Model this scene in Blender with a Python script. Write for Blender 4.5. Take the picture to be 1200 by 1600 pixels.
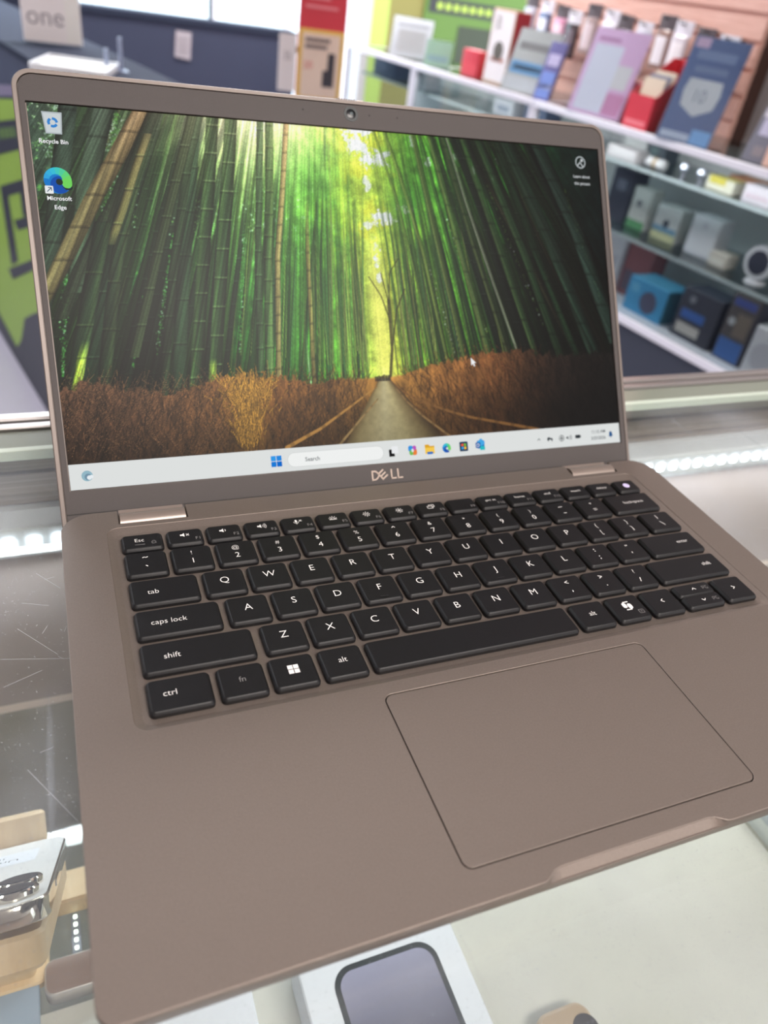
import bpy, bmesh, math, random
import numpy as np
from mathutils import Matrix, Vector, Euler

# ------------------------------------------------------------------ clear
for o in list(bpy.data.objects):
    bpy.data.objects.remove(o, do_unlink=True)
scene = bpy.context.scene
COL = scene.collection

# ------------------------------------------------------------------ camera
# units: metres; counter top is z = 0, laptop front-left corner is x = y = 0
cam_data = bpy.data.cameras.new('camera')
cam = bpy.data.objects.new('camera', cam_data)
COL.objects.link(cam)
CR = ((0.9246043908701986, -0.3567871377760735, 0.13345283324454799),
      (-0.10555602939188499, -0.5765885263893029, -0.8101873831978327),
      (0.36601180997675403, 0.7350160607439061, -0.5707773168266057))
cm = Matrix(((CR[0][0], -CR[1][0], -CR[2][0]),
             (CR[0][1], -CR[1][1], -CR[2][1]),
             (CR[0][2], -CR[1][2], -CR[2][2]))).to_4x4()
cm.translation = (0.0105357, -0.0843416, 0.2109607 + 0.0185)
cam.matrix_world = cm
cam_data.sensor_fit = 'HORIZONTAL'
cam_data.sensor_width = 36.0
cam_data.lens = 1180.98 / 1200 * 36.0
cam_data.clip_start = 0.01
cam_data.dof.use_dof = True
cam_data.dof.focus_distance = 0.312
cam_data.dof.aperture_fstop = 12.0
scene.camera = cam

# ------------------------------------------------------------------ world, lights, exposure
scene.view_settings.view_transform = 'Standard'
scene.view_settings.look = 'None'
scene.view_settings.gamma = 1.0
scene.view_settings.use_curve_mapping = False
scene.view_settings.exposure = 0.0
world = bpy.data.worlds.new('world')
scene.world = world
world.use_nodes = True
wn = world.node_tree.nodes
wn['Background'].inputs[0].default_value = (0.86, 0.93, 1.0, 1)
wn['Background'].inputs[1].default_value = 5.0

def area_light(name, loc, rot, sx, sy, watts, col):
    l = bpy.data.lights.new(name, 'AREA')
    l.shape = 'RECTANGLE'; l.size = sx; l.size_y = sy
    l.energy = watts; l.color = col
    o = bpy.data.objects.new(name, l)
    o.location = loc; o.rotation_euler = rot
    COL.objects.link(o)
    return o
WARM = (1.0, 0.92, 0.86); COOL = (0.88, 0.94, 1.0); NEUT = (1.0, 0.94, 0.92)
CEIL = 1.72
troffers = [((0.55, -1.15), WARM, 84), ((-1.9, 2.4), COOL, 50), ((0.9, 3.0), NEUT, 80), ((-0.6, 4.4), COOL, 60), ((2.3, 4.4), NEUT, 40)]
for i, (p, c, w) in enumerate(troffers):
    area_light('ceiling_panel_light', (p[0], p[1], CEIL - 0.03), (0, 0, 0), 1.15, 0.56, w, c)

# ------------------------------------------------------------------ helpers
def lin(c):
    return tuple(((x / 255.0) / 12.92 if x / 255.0 <= 0.04045 else ((x / 255.0 + 0.055) / 1.055) ** 2.4) for x in c)

MATS = {}
def mat(name, rgb, rough=0.5, metal=0.0, bump=0.0, bscale=200.0, var=0.0, vscale=20.0, spec=0.5, emit=0.0, coat=0.0):
    if name in MATS: return MATS[name]
    m = bpy.data.materials.new(name); m.use_nodes = True
    nt = m.node_tree; b = nt.nodes['Principled BSDF']
    c = lin(rgb)
    b.inputs['Base Color'].default_value = (*c, 1)
    b.inputs['Roughness'].default_value = rough
    b.inputs['Metallic'].default_value = metal
    b.inputs['Specular IOR Level'].default_value = spec
    b.inputs['Coat Weight'].default_value = coat
    if emit:
        b.inputs['Emission Color'].default_value = (*c, 1)
        b.inputs['Emission Strength'].default_value = emit
    if var or bump:
        tc = nt.nodes.new('ShaderNodeTexCoord')
    if var:
        n = nt.nodes.new('ShaderNodeTexNoise'); n.inputs['Scale'].default_value = vscale; n.inputs['Detail'].default_value = 4
        nt.links.new(tc.outputs['Object'], n.inputs['Vector'])
        r = nt.nodes.new('ShaderNodeMapRange')
        r.inputs['To Min'].default_value = 1 - var; r.inputs['To Max'].default_value = 1 + var
        r.inputs['From Min'].default_value = 0.25; r.inputs['From Max'].default_value = 0.75
        nt.links.new(n.outputs['Fac'], r.inputs['Value'])
        mx = nt.nodes.new('ShaderNodeVectorMath'); mx.operation = 'SCALE'
        mx.inputs[0].default_value = c
        nt.links.new(r.outputs['Result'], mx.inputs['Scale'])
        nt.links.new(mx.outputs['Vector'], b.inputs['Base Color'])
    if bump:
        n2 = nt.nodes.new('ShaderNodeTexNoise'); n2.inputs['Scale'].default_value = bscale; n2.inputs['Detail'].default_value = 2
        nt.links.new(tc.outputs['Object'], n2.inputs['Vector'])
        bp = nt.nodes.new('ShaderNodeBump'); bp.inputs['Strength'].default_value = bump; bp.inputs['Distance'].default_value = 0.0002
        nt.links.new(n2.outputs['Fac'], bp.inputs['Height']); nt.links.new(bp.outputs['Normal'], b.inputs['Normal'])
    MATS[name] = m
    return m

def emit_mat(name, rgb, strength=1.0):
    if name in MATS: return MATS[name]
    m = bpy.data.materials.new(name); m.use_nodes = True
    nt = m.node_tree; nt.nodes.remove(nt.nodes['Principled BSDF'])
    e = nt.nodes.new('ShaderNodeEmission'); e.inputs[0].default_value = (*lin(rgb), 1); e.inputs[1].default_value = strength
    nt.links.new(e.outputs[0], nt.nodes['Material Output'].inputs[0])
    MATS[name] = m
    return m

def glass_mat(name, tint=(235, 245, 240), ior=1.5, dust=0.0, rough=0.0, dust_haze_col=(205, 212, 225)):
    """thin clear glass: straight-through transmission with Fresnel reflection, optional dust and scratches"""
    if name in MATS: return MATS[name]
    m = bpy.data.materials.new(name); m.use_nodes = True
    nt = m.node_tree; nt.nodes.remove(nt.nodes['Principled BSDF'])
    out = nt.nodes['Material Output']
    tr = nt.nodes.new('ShaderNodeBsdfTransparent'); tr.inputs[0].default_value = (*lin(tint), 1)
    gl = nt.nodes.new('ShaderNodeBsdfGlossy'); gl.inputs['Roughness'].default_value = rough
    # Schlick reflectance, the same from either side of the thin sheet
    ge = nt.nodes.new('ShaderNodeNewGeometry')
    dt = nt.nodes.new('ShaderNodeVectorMath'); dt.operation = 'DOT_PRODUCT'
    nt.links.new(ge.outputs['Incoming'], dt.inputs[0]); nt.links.new(ge.outputs['Normal'], dt.inputs[1])
    ab = nt.nodes.new('ShaderNodeMath'); ab.operation = 'ABSOLUTE'; nt.links.new(dt.outputs['Value'], ab.inputs[0])
    om = nt.nodes.new('ShaderNodeMath'); om.operation = 'SUBTRACT'; om.inputs[0].default_value = 1.0; nt.links.new(ab.outputs[0], om.inputs[1])
    pw = nt.nodes.new('ShaderNodeMath'); pw.operation = 'POWER'; pw.inputs[1].default_value = 5.0; nt.links.new(om.outputs[0], pw.inputs[0])
    f0 = ((ior - 1) / (ior + 1)) ** 2
    fr = nt.nodes.new('ShaderNodeMath'); fr.operation = 'MULTIPLY_ADD'; fr.inputs[1].default_value = 1 - f0; fr.inputs[2].default_value = f0
    nt.links.new(pw.outputs[0], fr.inputs[0])
    mx = nt.nodes.new('ShaderNodeMixShader')
    nt.links.new(fr.outputs[0], mx.inputs[0]); nt.links.new(tr.outputs[0], mx.inputs[1]); nt.links.new(gl.outputs[0], mx.inputs[2])
    last = mx
    if dust:
        tc = nt.nodes.new('ShaderNodeTexCoord')
        di = nt.nodes.new('ShaderNodeBsdfDiffuse'); di.inputs[0].default_value = (*lin(dust_haze_col), 1)
        def noise(scale, lo, hi, top, stretch=None, detail=3):
            n = nt.nodes.new('ShaderNodeTexNoise'); n.inputs['Scale'].default_value = scale; n.inputs['Detail'].default_value = detail
            src = tc.outputs['Object']
            if stretch:
                mp = nt.nodes.new('ShaderNodeMapping'); mp.inputs['Scale'].default_value = stretch[:3]; mp.inputs['Rotation'].default_value = (0, 0, stretch[3])
                nt.links.new(src, mp.inputs[0]); src = mp.outputs[0]
            nt.links.new(src, n.inputs['Vector'])
            r = nt.nodes.new('ShaderNodeMapRange'); r.inputs['From Min'].default_value = lo; r.inputs['From Max'].default_value = hi
            r.inputs['To Min'].default_value = 0; r.inputs['To Max'].default_value = top
            nt.links.new(n.outputs['Fac'], r.inputs['Value'])
            return r.outputs['Result']
        a = noise(14, 0.35, 0.75, 0.16 * dust)
        b = noise(1600, 0.72, 0.80, 0.6 * dust, None, 1)
        c = noise(60, 0.66, 0.74, 0.5 * dust, (1, 0.07, 1, 0.6), 2)
        cur = a
        for x in (b, c):
            ad = nt.nodes.new('ShaderNodeMath'); ad.operation = 'ADD'; ad.use_clamp = True
            nt.links.new(cur, ad.inputs[0]); nt.links.new(x, ad.inputs[1]); cur = ad.outputs[0]
        m2 = nt.nodes.new('ShaderNodeMixShader')
        nt.links.new(cur, m2.inputs[0]); nt.links.new(last.outputs[0], m2.inputs[1]); nt.links.new(di.outputs[0], m2.inputs[2])
        last = m2
    nt.links.new(last.outputs[0], out.inputs[0])
    MATS[name] = m
    return m

def wood_mat(name, rgb, rgb2, axis_scale=(6, 60, 60), rough=0.55):
    if name in MATS: return MATS[name]
    m = bpy.data.materials.new(name); m.use_nodes = True
    nt = m.node_tree; b = nt.nodes['Principled BSDF']
    tc = nt.nodes.new('ShaderNodeTexCoord'); mp = nt.nodes.new('ShaderNodeMapping'); mp.inputs['Scale'].default_value = axis_scale
    n = nt.nodes.new('ShaderNodeTexNoise'); n.inputs['Scale'].default_value = 4; n.inputs['Detail'].default_value = 5
    cr = nt.nodes.new('ShaderNodeValToRGB')
    cr.color_ramp.elements[0].color = (*lin(rgb), 1); cr.color_ramp.elements[1].color = (*lin(rgb2), 1)
    cr.color_ramp.elements[0].position = 0.3; cr.color_ramp.elements[1].position = 0.7
    nt.links.new(tc.outputs['Object'], mp.inputs[0]); nt.links.new(mp.outputs[0], n.inputs['Vector'])
    nt.links.new(n.outputs['Fac'], cr.inputs[0]); nt.links.new(cr.outputs[0], b.inputs['Base Color'])
    b.inputs['Roughness'].default_value = rough
    MATS[name] = m
    return m

def vcol_emit(name, strength=1.0):
    m = bpy.data.materials.new(name); m.use_nodes = True
    nt = m.node_tree; b = nt.nodes['Principled BSDF']
    at = nt.nodes.new('ShaderNodeAttribute'); at.attribute_name = 'Col'
    b.inputs['Base Color'].default_value = (0.002, 0.002, 0.002, 1); b.inputs['Roughness'].default_value = 0.35
    b.inputs['Specular IOR Level'].default_value = 0.08
    nt.links.new(at.outputs['Color'], b.inputs['Emission Color'])
    b.inputs['Emission Strength'].default_value = strength
    return m

# ---- mesh building (vertices in millimetres, converted to metres)
def mesh(name, verts, faces, mats, fm=None, sharp=35.0, smooth=True):
    me = bpy.data.meshes.new(name)
    me.from_pydata([(v[0] * .001, v[1] * .001, v[2] * .001) for v in verts], [], faces)
    if not isinstance(mats, (list, tuple)): mats = [mats]
    for m in mats: me.materials.append(m)
    if fm:
        me.polygons.foreach_set('material_index', fm)
    if smooth:
        me.polygons.foreach_set('use_smooth', [True] * len(me.polygons))
        me.set_sharp_from_angle(angle=math.radians(sharp))
    me.update()
    return me

def obj(name, me, parent=None, loc=(0, 0, 0), rot=(0, 0, 0), label=None):
    o = bpy.data.objects.new(name, me)
    COL.objects.link(o)
    o.location = [c * .001 for c in loc]; o.rotation_euler = rot
    if parent is not None: o.parent = parent
    if label: o['label'] = label
    return o

def weighted(o):
    m = o.modifiers.new('normals', 'WEIGHTED_NORMAL'); m.keep_sharp = True; m.weight = 100
    return o

def tag(o, label, cat, group=None):
    o['label'] = label; o['category'] = cat
    if group: o['group'] = group
    return o

def thing(name, label, cat, loc=(0, 0, 0), rz=0.0, group=None):
    o = bpy.data.objects.new(name, None); COL.objects.link(o)
    o.empty_display_size = 0.02
    o.location = [c * .001 for c in loc]; o.rotation_euler = (0, 0, rz)
    return tag(o, label, cat, group)

def struct(o):
    o['kind'] = 'structure'; return o

def rrect(x0, y0, x1, y1, r, n=5):
    if not isinstance(r, (list, tuple)): r = (r, r, r, r)      # BL BR TR TL
    pts = []
    for (cx, cy, a0, rr) in ((x0 + r[0], y0 + r[0], 180, r[0]), (x1 - r[1], y0 + r[1], 270, r[1]), (x1 - r[2], y1 - r[2], 0, r[2]), (x0 + r[3], y1 - r[3], 90, r[3])):
        for i in range(n + 1):
            a = math.radians(a0 + 90 * i / n)
            pts.append((cx + rr * math.cos(a), cy + rr * math.sin(a)))
    return pts

def loft(rings, cap0=True, cap1=True):
    """rings: list of equal-length loops of 3D points; counter-clockwise seen from the last ring"""
    n = len(rings[0]); V = []; F = []
    for r in rings: V += list(r)
    for k in range(len(rings) - 1):
        for i in range(n):
            j = (i + 1) % n
            F.append((k * n + i, k * n + j, (k + 1) * n + j, (k + 1) * n + i))
    if cap0: F.append(tuple(reversed(range(n))))
    if cap1: F.append(tuple((len(rings) - 1) * n + i for i in range(n)))
    return V, F

def rbox(x0, y0, z0, x1, y1, z1, r=2.0, b=0.5, n=3):
    """upright box with rounded vertical corners and small chamfers top and bottom"""
    rings = []
    for z, ins in ((z0, b), (z0 + b, 0), (z1 - b, 0), (z1, b)):
        rings.append([(x, y, z) for x, y in rrect(x0 + ins, y0 + ins, x1 - ins, y1 - ins, max(r - ins, 0.05), n)])
    return loft(rings)

def box(x0, y0, z0, x1, y1, z1):
    V = [(x0, y0, z0), (x1, y0, z0), (x1, y1, z0), (x0, y1, z0), (x0, y0, z1), (x1, y0, z1), (x1, y1, z1), (x0, y1, z1)]
    F = [(3, 2, 1, 0), (4, 5, 6, 7), (0, 1, 5, 4), (1, 2, 6, 5), (2, 3, 7, 6), (3, 0, 4, 7)]
    return V, F

def join(*vfs):
    V = []; F = []
    for v, f in vfs:
        k = len(V); V += list(v); F += [tuple(i + k for i in q) for q in f]
    return V, F

def cyl(cx, cy, z0, z1, r0, r1=None, n=24, prof=None):
    if r1 is None: r1 = r0
    prof = prof or [(r0, z0), (r1, z1)]
    return loft([[(cx + r * math.cos(2 * math.pi * i / n), cy + r * math.sin(2 * math.pi * i / n), z) for i in range(n)] for r, z in prof])

def xf(vf, fn):
    return [fn(*v) for v in vf[0]], vf[1]

def tube(pts, r, n=6):
    V = []; F = []
    for k, p in enumerate(pts):
        p = Vector(p); a = Vector(pts[max(k - 1, 0)]); b = Vector(pts[min(k + 1, len(pts) - 1)])
        d = (b - a).normalized(); u = d.orthogonal().normalized(); w = d.cross(u)
        for i in range(n):
            t = 2 * math.pi * i / n
            V.append(tuple(p + u * r * math.cos(t) + w * r * math.sin(t)))
    for k in range(len(pts) - 1):
        for i in range(n):
            j = (i + 1) % n
            F.append((k * n + i, k * n + j, (k + 1) * n + j, (k + 1) * n + i))
    F.append(tuple(reversed(range(n)))); F.append(tuple((len(pts) - 1) * n + i for i in range(n)))
    return V, F

def _curve_to_vf(cu):
    o = bpy.data.objects.new('tmp', cu); COL.objects.link(o)
    dg = bpy.context.evaluated_depsgraph_get(); dg.update()
    ev = o.evaluated_get(dg); me = ev.to_mesh()
    V = [tuple(v.co) for v in me.vertices]; F = [tuple(p.vertices) for p in me.polygons]
    ev.to_mesh_clear()
    bpy.data.objects.remove(o, do_unlink=True); bpy.data.curves.remove(cu)
    return V, F

def plate(loops, z0, z1, bev=0.3, bres=2):
    """flat plate bounded by 2D loops (inner loops are holes), with rolled edges"""
    cu = bpy.data.curves.new('tmp', 'CURVE'); cu.dimensions = '2D'; cu.fill_mode = 'BOTH'
    for lp in loops:
        sp = cu.splines.new('POLY'); sp.points.add(len(lp) - 1); sp.use_cyclic_u = True
        for p, q in zip(sp.points, lp): p.co = (q[0], q[1], 0, 1)
    h = (z1 - z0) / 2
    cu.extrude = max(h - bev, 0.0); cu.bevel_depth = bev; cu.bevel_resolution = bres; cu.offset = -bev
    V, F = _curve_to_vf(cu)
    V = [(x, y, z + (z0 + z1) / 2) for x, y, z in V]
    bm = bmesh.new(); vs = [bm.verts.new(v) for v in V]
    for f in F:
        try: bm.faces.new([vs[i] for i in f])
        except ValueError: pass
    bmesh.ops.remove_doubles(bm, verts=bm.verts, dist=1e-4)
    bmesh.ops.recalc_face_normals(bm, faces=bm.faces)
    bm.verts.index_update()
    V = [tuple(v.co) for v in bm.verts]; F = [tuple(v.index for v in f.verts) for f in bm.faces]
    bm.free()
    return V, F

_txt = {}
def text_vf(s, cap, cx=0.0, cy=0.0, align='C', sx=1.0, bold=0.0):
    """flat lettering, cap height in mm, vertically centred on cap height at (cx, cy)"""
    key = (s, bold)
    if key not in _txt:
        cu = bpy.data.curves.new('tmp', 'FONT'); cu.body = s; cu.size = 1.0; cu.resolution_u = 3
        cu.offset = -0.009 + bold
        _txt[key] = _curve_to_vf(cu)
    V, F = _txt[key]
    if not V: return [], []
    xs = [v[0] for v in V]; x0, x1 = min(xs), max(xs)
    k = cap / 0.729
    off = {'C': (x0 + x1) / 2, 'L': x0, 'R': x1}[align]
    return [(cx + (x - off) * k * sx, cy + y * k - cap / 2, 0.0) for x, y, z in V], F

def poly(pts):
    return [(x, y, 0.0) for x, y in pts], [tuple(range(len(pts)))]
def disc(cx, cy, r, n=20, ry=None, a0=0, a1=360):
    full = abs(a1 - a0) >= 360
    m = n if full else n + 1
    pts = [(cx + r * math.cos(math.radians(a0 + (a1 - a0) * i / n)), cy + (ry or r) * math.sin(math.radians(a0 + (a1 - a0) * i / n))) for i in range(m)]
    return poly(pts)
def stroke(pts, w):
    """flat polyline of width w"""
    V = []; F = []
    for i in range(len(pts) - 1):
        a = Vector(pts[i]); b = Vector(pts[i + 1]); d = (b - a)
        if d.length < 1e-9: continue
        d.normalize(); n = Vector((-d.y, d.x)) * w / 2; e = d * w * 0.25
        k = len(V)
        for p in (a - e - n, b + e - n, b + e + n, a - e + n): V.append((p.x, p.y, 0.0))
        F.append((k, k + 1, k + 2, k + 3))
    return V, F
def ring(cx, cy, r, w, n=24, a0=0, a1=360):
    return stroke([(cx + r * math.cos(math.radians(a0 + (a1 - a0) * i / n)), cy + r * math.sin(math.radians(a0 + (a1 - a0) * i / n))) for i in range(n + 1)], w)
def at(vf, dx, dy, k=1.0):
    return [(x * k + dx, y * k + dy, z) for x, y, z in vf[0]], vf[1]

# ================================================================== LAPTOP
# laptop frame in mm: x right, y away, z = 0 at the top of the base; stands on the counter (z = -18.5)
LX, LY, LZ = 160.7, 105.0, -18.5
laptop = thing('laptop', 'open grey-brown laptop showing a bamboo forest wallpaper on its screen', 'laptop', (LX, LY, 0))
def L(x, y, z): return (x - LX, y - LY, z - LZ)
M_SHELL = mat('laptop_shell_paint', (122, 112, 105), rough=0.45, metal=0.5, bump=0.35, bscale=2600, var=0.06, vscale=1300)
M_RIM = mat('laptop_rim_paint', (114, 105, 100), rough=0.4, metal=0.35)
M_BEZEL = mat('laptop_bezel_plastic', (72, 67, 66), rough=0.62, bump=0.25, bscale=3000, var=0.03, vscale=1200, spec=0.35)
M_KEY = mat('laptop_key_plastic', (22, 22, 24), rough=0.48, spec=0.3, bump=0.1, bscale=3000)
M_LEG = mat('key_legend_print', (232, 230, 228), rough=0.6)
M_LEGD = mat('key_legend_dim_print', (128, 126, 126), rough=0.6)
M_HINGE = mat('hinge_metal', (150, 138, 130), rough=0.36, metal=0.5)
M_DARK = mat('dark_gap_plastic', (26, 23, 22), rough=0.7)
M_RUB = mat('rubber_foot', (24, 24, 25), rough=0.9)

W, D = 321.35, 210.5
def lp(name, vf, m, parent=laptop, sharp=35, label=None, **k):
    return obj(name, mesh(name, [L(*v) for v in vf[0]], vf[1], m, sharp=sharp, **k), parent, label=label)

# ---- base: outline with the thumb notch and the two hinge bays
out = []
for p in rrect(0, 0, W, D, (6, 6, 13, 13), 8): out.append(p)
# corner order BL(9 pts) BR TR TL
bl, br, tr, tl = out[0:9], out[9:18], out[18:27], out[27:36]
notch = [(124.8, 0), (126.6, 0.25), (128.4, 1.4), (130.4, 2.6), (133.0, 3.1), (191.0, 3.1), (193.6, 2.6), (195.6, 1.4), (197.4, .25), (199.2, 0)]
HL, HR = (24.0, 54.0), (265.8, 296.0)
bays = []
for a, b in (HR, HL):
    bays += [(b, D), (b, 200.6), (a, 200.6), (a, D)]
deck_out = bl + notch + br + tr + bays + tl
well_out = rrect(18.4, 85.2, 302.6, 197.6, 5.0, 6)
pad_hole = rrect(103.6, 10.2, 220.2, 79.3, 3.4, 6)
weighted(lp('deck', plate([deck_out, well_out, pad_hole], -2.6, 0, 0.32, 2), M_SHELL, sharp=60))
# keyboard well: sloping walls to a floor
wi = rrect(21.4, 88.0, 299.6, 193.6, 3.2, 6)
V, F = loft([[(x, y, -0.25) for x, y in rrect(18.2, 85.0, 302.8, 197.8, 5.0, 6)], [(x, y, -0.45) for x, y in rrect(18.9, 85.7, 302.1, 197.1, 4.6, 6)], [(x, y, -1.35) for x, y in rrect(21.0, 87.6, 300.0, 194.2, 3.4, 6)], [(x, y, -1.5) for x, y in wi]], cap0=False)
lp('keyboard_well', (V, F), M_SHELL, sharp=50)
# palm-rest trackpad and the dark gap around it
lp('trackpad_gap', ([(x, y, -1.2) for x, y in rrect(102, 9, 222, 81, 2, 3)], [tuple(range(16))]), M_DARK)
V, F = plate([rrect(104.0, 10.65, 219.85, 78.85, 3.0, 6)], -1.2, -0.08, 0.18, 2)
weighted(lp('trackpad', (V, F), M_SHELL, sharp=60))
# lower shell, tapering in towards the bottom
rings = []
for z, ins in ((-17.0, 9), (-15.6, 5), (-9, 1.4), (-4.2, 0.5), (-2.5, 0.2)):
    rings.append([(x, y, z) for x, y in rrect(ins, ins, W - ins, D - ins * .5, (6, 6, 12, 12), 8)])
lp('lower_shell', loft(rings), M_SHELL, sharp=30)
# sloped surface of the thumb notch
a = [(x, y + 0.05, -0.35) for x, y in notch]; b = [(x, 0.15, -2.9) for x, y in notch]
n = len(a)
lp('thumb_notch', (a + b, [(i, n + i, n + i + 1, i + 1) for i in range(n - 1)]), M_SHELL)
for x in (40, 281):
    for y in (22, 190):
        lp('rubber_foot', rbox(x - 22, y - 5, -18.5, x + 22, y + 5, -16.4, 4.5, 0.4), M_RUB)
# vent slit behind the keyboard and side ports are turned away from view; hinge barrels show
for a, b in (HL, HR):
    pr = [(200.9 + 4.6 - 4.4 * math.cos(math.radians(t)), -2.6 + 3.4 * math.sin(math.radians(t))) for t in range(0, 181, 15)]
    pr = [(200.95, -6)] + pr + [(213.0, -1.6), (213.0, -6)]
    V = [(a + 0.7, y, z) for y, z in pr] + [(b - 0.7, y, z) for y, z in pr]; n = len(pr)
    F = [(i, (i + 1) % n, n + (i + 1) % n, n + i) for i in range(n)] + [tuple(reversed(range(n))), tuple(n + i for i in range(n))]
    h = lp('hinge', (V, F), M_HINGE, sharp=40)
    lp('hinge_bay', box(a - .2, 200.4, -7.5, b + .2, 211, -6.2), M_DARK, parent=h)

# ---- keys
ROWH = 13.56
def row_y(r): return 176.5 - 18.0 * (r - 1)
KTOP = 1.3
_km = {}
def key_mesh(w, h):
    k = (round(w, 1), round(h, 1))
    if k in _km: return _km[k]
    rings = []
    for z, o, r in ((-1.2, 1.0, 1.9), (0.1, 0.95, 1.9), (0.95, 0.42, 1.5), (1.16, 0.16, 1.3), (KTOP, -0.06, 1.1)):
        rings.append([(x, y, z) for x, y in rrect(-w / 2 - o, -h / 2 - o, w / 2 + o, h / 2 + o, r, 4)])
    V, F = loft(rings)
    _km[k] = mesh('key', V, F, M_KEY, sharp=28)
    return _km[k]
def letter(s, cap=3.3, dy=0.0, dx=0.0, align='C', sx=1.0):
    return text_vf(s, cap, dx, dy, align, sx)
def add_key(x0, x1, y1, y0, bright=None, dim=None, nub=False):
    w, h = x1 - x0, y1 - y0
    k = obj('key', key_mesh(w, h), laptop, L((x0 + x1) / 2, (y0 + y1) / 2, 0))
    V = []; F = []; fm = []
    for mi, vf in ((0, bright), (1, dim)):
        if not vf or not vf[0]: continue
        o = len(V); V += vf[0]; F += [tuple(i + o for i in f) for f in vf[1]]; fm += [mi] * len(vf[1])
    if V:
        obj('legend', mesh('legend', [(x, y, KTOP + 0.05) for x, y, z in V], F, [M_LEG, M_LEGD], fm, smooth=False), k)
    if nub:
        obj('locating_bar', mesh('locating_bar', *rbox(-2.0, -h / 2 + 1.7, KTOP - .05, 2.0, -h / 2 + 2.2, KTOP + .22, .2, .05), M_KEY), k)
    return k

X0, P, S = 24.5, 18.8, 15.1
def cap_at(vf, dx, dy): return at(vf, dx, dy)
# number row
num = [('~', '`'), ('!', '1'), ('@', '2'), ('#', '3'), ('$', '4'), ('%', '5'), ('^', '6'), ('&', '7'), ('*', '8'), ('(', '9'), (')', '0'), ('_', '-'), ('+', '=')]
y1 = row_y(1); y0 = y1 - ROWH
for i, (a, b) in enumerate(num):
    x = X0 + P * i
    ta = {'~': stroke([(-1.2, 3.5), (-.6, 3.9), (.2, 3.5), (.9, 3.9)], .38), '_': stroke([(-1.1, 3.2), (1.1, 3.2)], .35), '^': stroke([(-.8, 3.2), (0, 4.2), (.8, 3.2)], .36)}.get(a) or text_vf(a, 2.5, 0, 3.2)
    tb = {'`': stroke([(-.4, -1.6), (.3, -2.2)], .4), '-': stroke([(-.8, -2.0), (.8, -2.0)], .35)}.get(b) or text_vf(b, 3.4, 0, -2.0)
    add_key(x, x + S, y1, y0, join(ta, tb))
add_key(269.2, 296.4, y1, y0, text_vf('backspace', 2.3, 1.0, 0.4))
# Q row
y1 = row_y(2); y0 = y1 - ROWH
add_key(X0, 49.4, y1, y0, text_vf('tab', 2.65, -4.6, -0.2))
for i, c in enumerate('QWERTYUIOP'):
    x = 53.4 + P * i; add_key(x, x + S, y1, y0, text_vf(c, 3.75, 0, 1.0))
for i, (a, b) in enumerate((('{', '['), ('}', ']'))):
    x = 53.4 + P * (10 + i); add_key(x, x + S, y1, y0, join(text_vf(a, 2.8, 0, 3.0), text_vf(b, 2.8, 0, -2.2)))
add_key(279.2, 296.4, y1, y0, join(stroke([(0, 4.6), (0, 1.8)], .35), stroke([(-.8, -.6), (.6, -3.6)], .35)))
# A row
y1 = row_y(3); y0 = y1 - ROWH
add_key(X0, 54.8, y1, y0, text_vf('caps lock', 2.65, -3.6, 0.2))
for i, c in enumerate('ASDFGHJKL'):
    x = 59.2 + P * i; add_key(x, x + S, y1, y0, text_vf(c, 3.75, 0, 1.0), nub=c in 'FJ')
dots = lambda y: disc(0, y, .32, 8)
x = 59.2 + P * 9; add_key(x, x + S, y1, y0, join(dots(3.9), dots(2.5), dots(-1.2), stroke([(0, -2.6), (-.35, -3.3)], .4)))
x = 59.2 + P * 10; add_key(x, x + S, y1, y0, join(stroke([(-.4, 3.7), (-.4, 2.9)], .35), stroke([(.4, 3.7), (.4, 2.9)], .35), stroke([(0, -1.8), (0, -2.6)], .38)))
add_key(266.0, 296.4, y1, y0, text_vf('enter', 2.3, 6.6, .6))
# Z row
y1 = row_y(4); y0 = y1 - ROWH
add_key(X0, 63.8, y1, y0, text_vf('shift', 2.65, -9.6, 0.0))
for i, c in enumerate('ZXCVBNM'):
    x = 69.0 + P * i; add_key(x, x + S, y1, y0, text_vf(c, 3.75, 0, 1.0))
for i in range(3):
    x = 69.0 + P * (7 + i)
    t = [join(stroke([(.9, 4.0), (-.9, 3.2), (.9, 2.4)], .36), stroke([(.1, -2.3), (-.2, -3.2)], .4)),
         join(stroke([(-.9, 4.0), (.9, 3.2), (-.9, 2.4)], .36), disc(0, -2.7, .32, 8)),
         join(text_vf('?', 2.6, 0, 3.2), stroke([(-.5, -3.9), (.5, -1.4)], .35))][i]
    add_key(x, x + S, y1, y0, t)
add_key(257.2, 296.4, y1, y0, text_vf('shift', 2.3, 11.2, .6))
# bottom row
y1 = row_y(5); y0 = y1 - ROWH
add_key(X0, 44.7, y1, y0, text_vf('ctrl', 2.65, -3.4, .6))
add_key(48.8, 63.9, y1, y0, None, text_vf('fn', 2.65, 0, .6))
q = [poly([(x, y), (x + 1.9, y), (x + 1.9, y + 1.9), (x, y + 1.9)]) for x, y in ((-2.05, -1.45), (.15, -1.45), (-2.05, .75), (.15, .75))]
add_key(67.8, 82.9, y1, y0, join(*q))
add_key(87.0, 102.1, y1, y0, text_vf('alt', 2.65, 0, 1.0))
add_key(106.2, 196.6, y1, y0)
add_key(201.0, 216.1, y1, y0, text_vf('alt', 2.65, 0, 0.6))
cp = join(poly(rrect(-2.3, -.2, -.15, 3.0, .9, 3)), poly(rrect(.15, -1.0, 2.3, 2.2, .9, 3)), stroke([(-.9, 3.3), (1.6, 3.3)], .6), stroke([(-1.6, -1.3), (1.0, -1.3)], .6))
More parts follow.
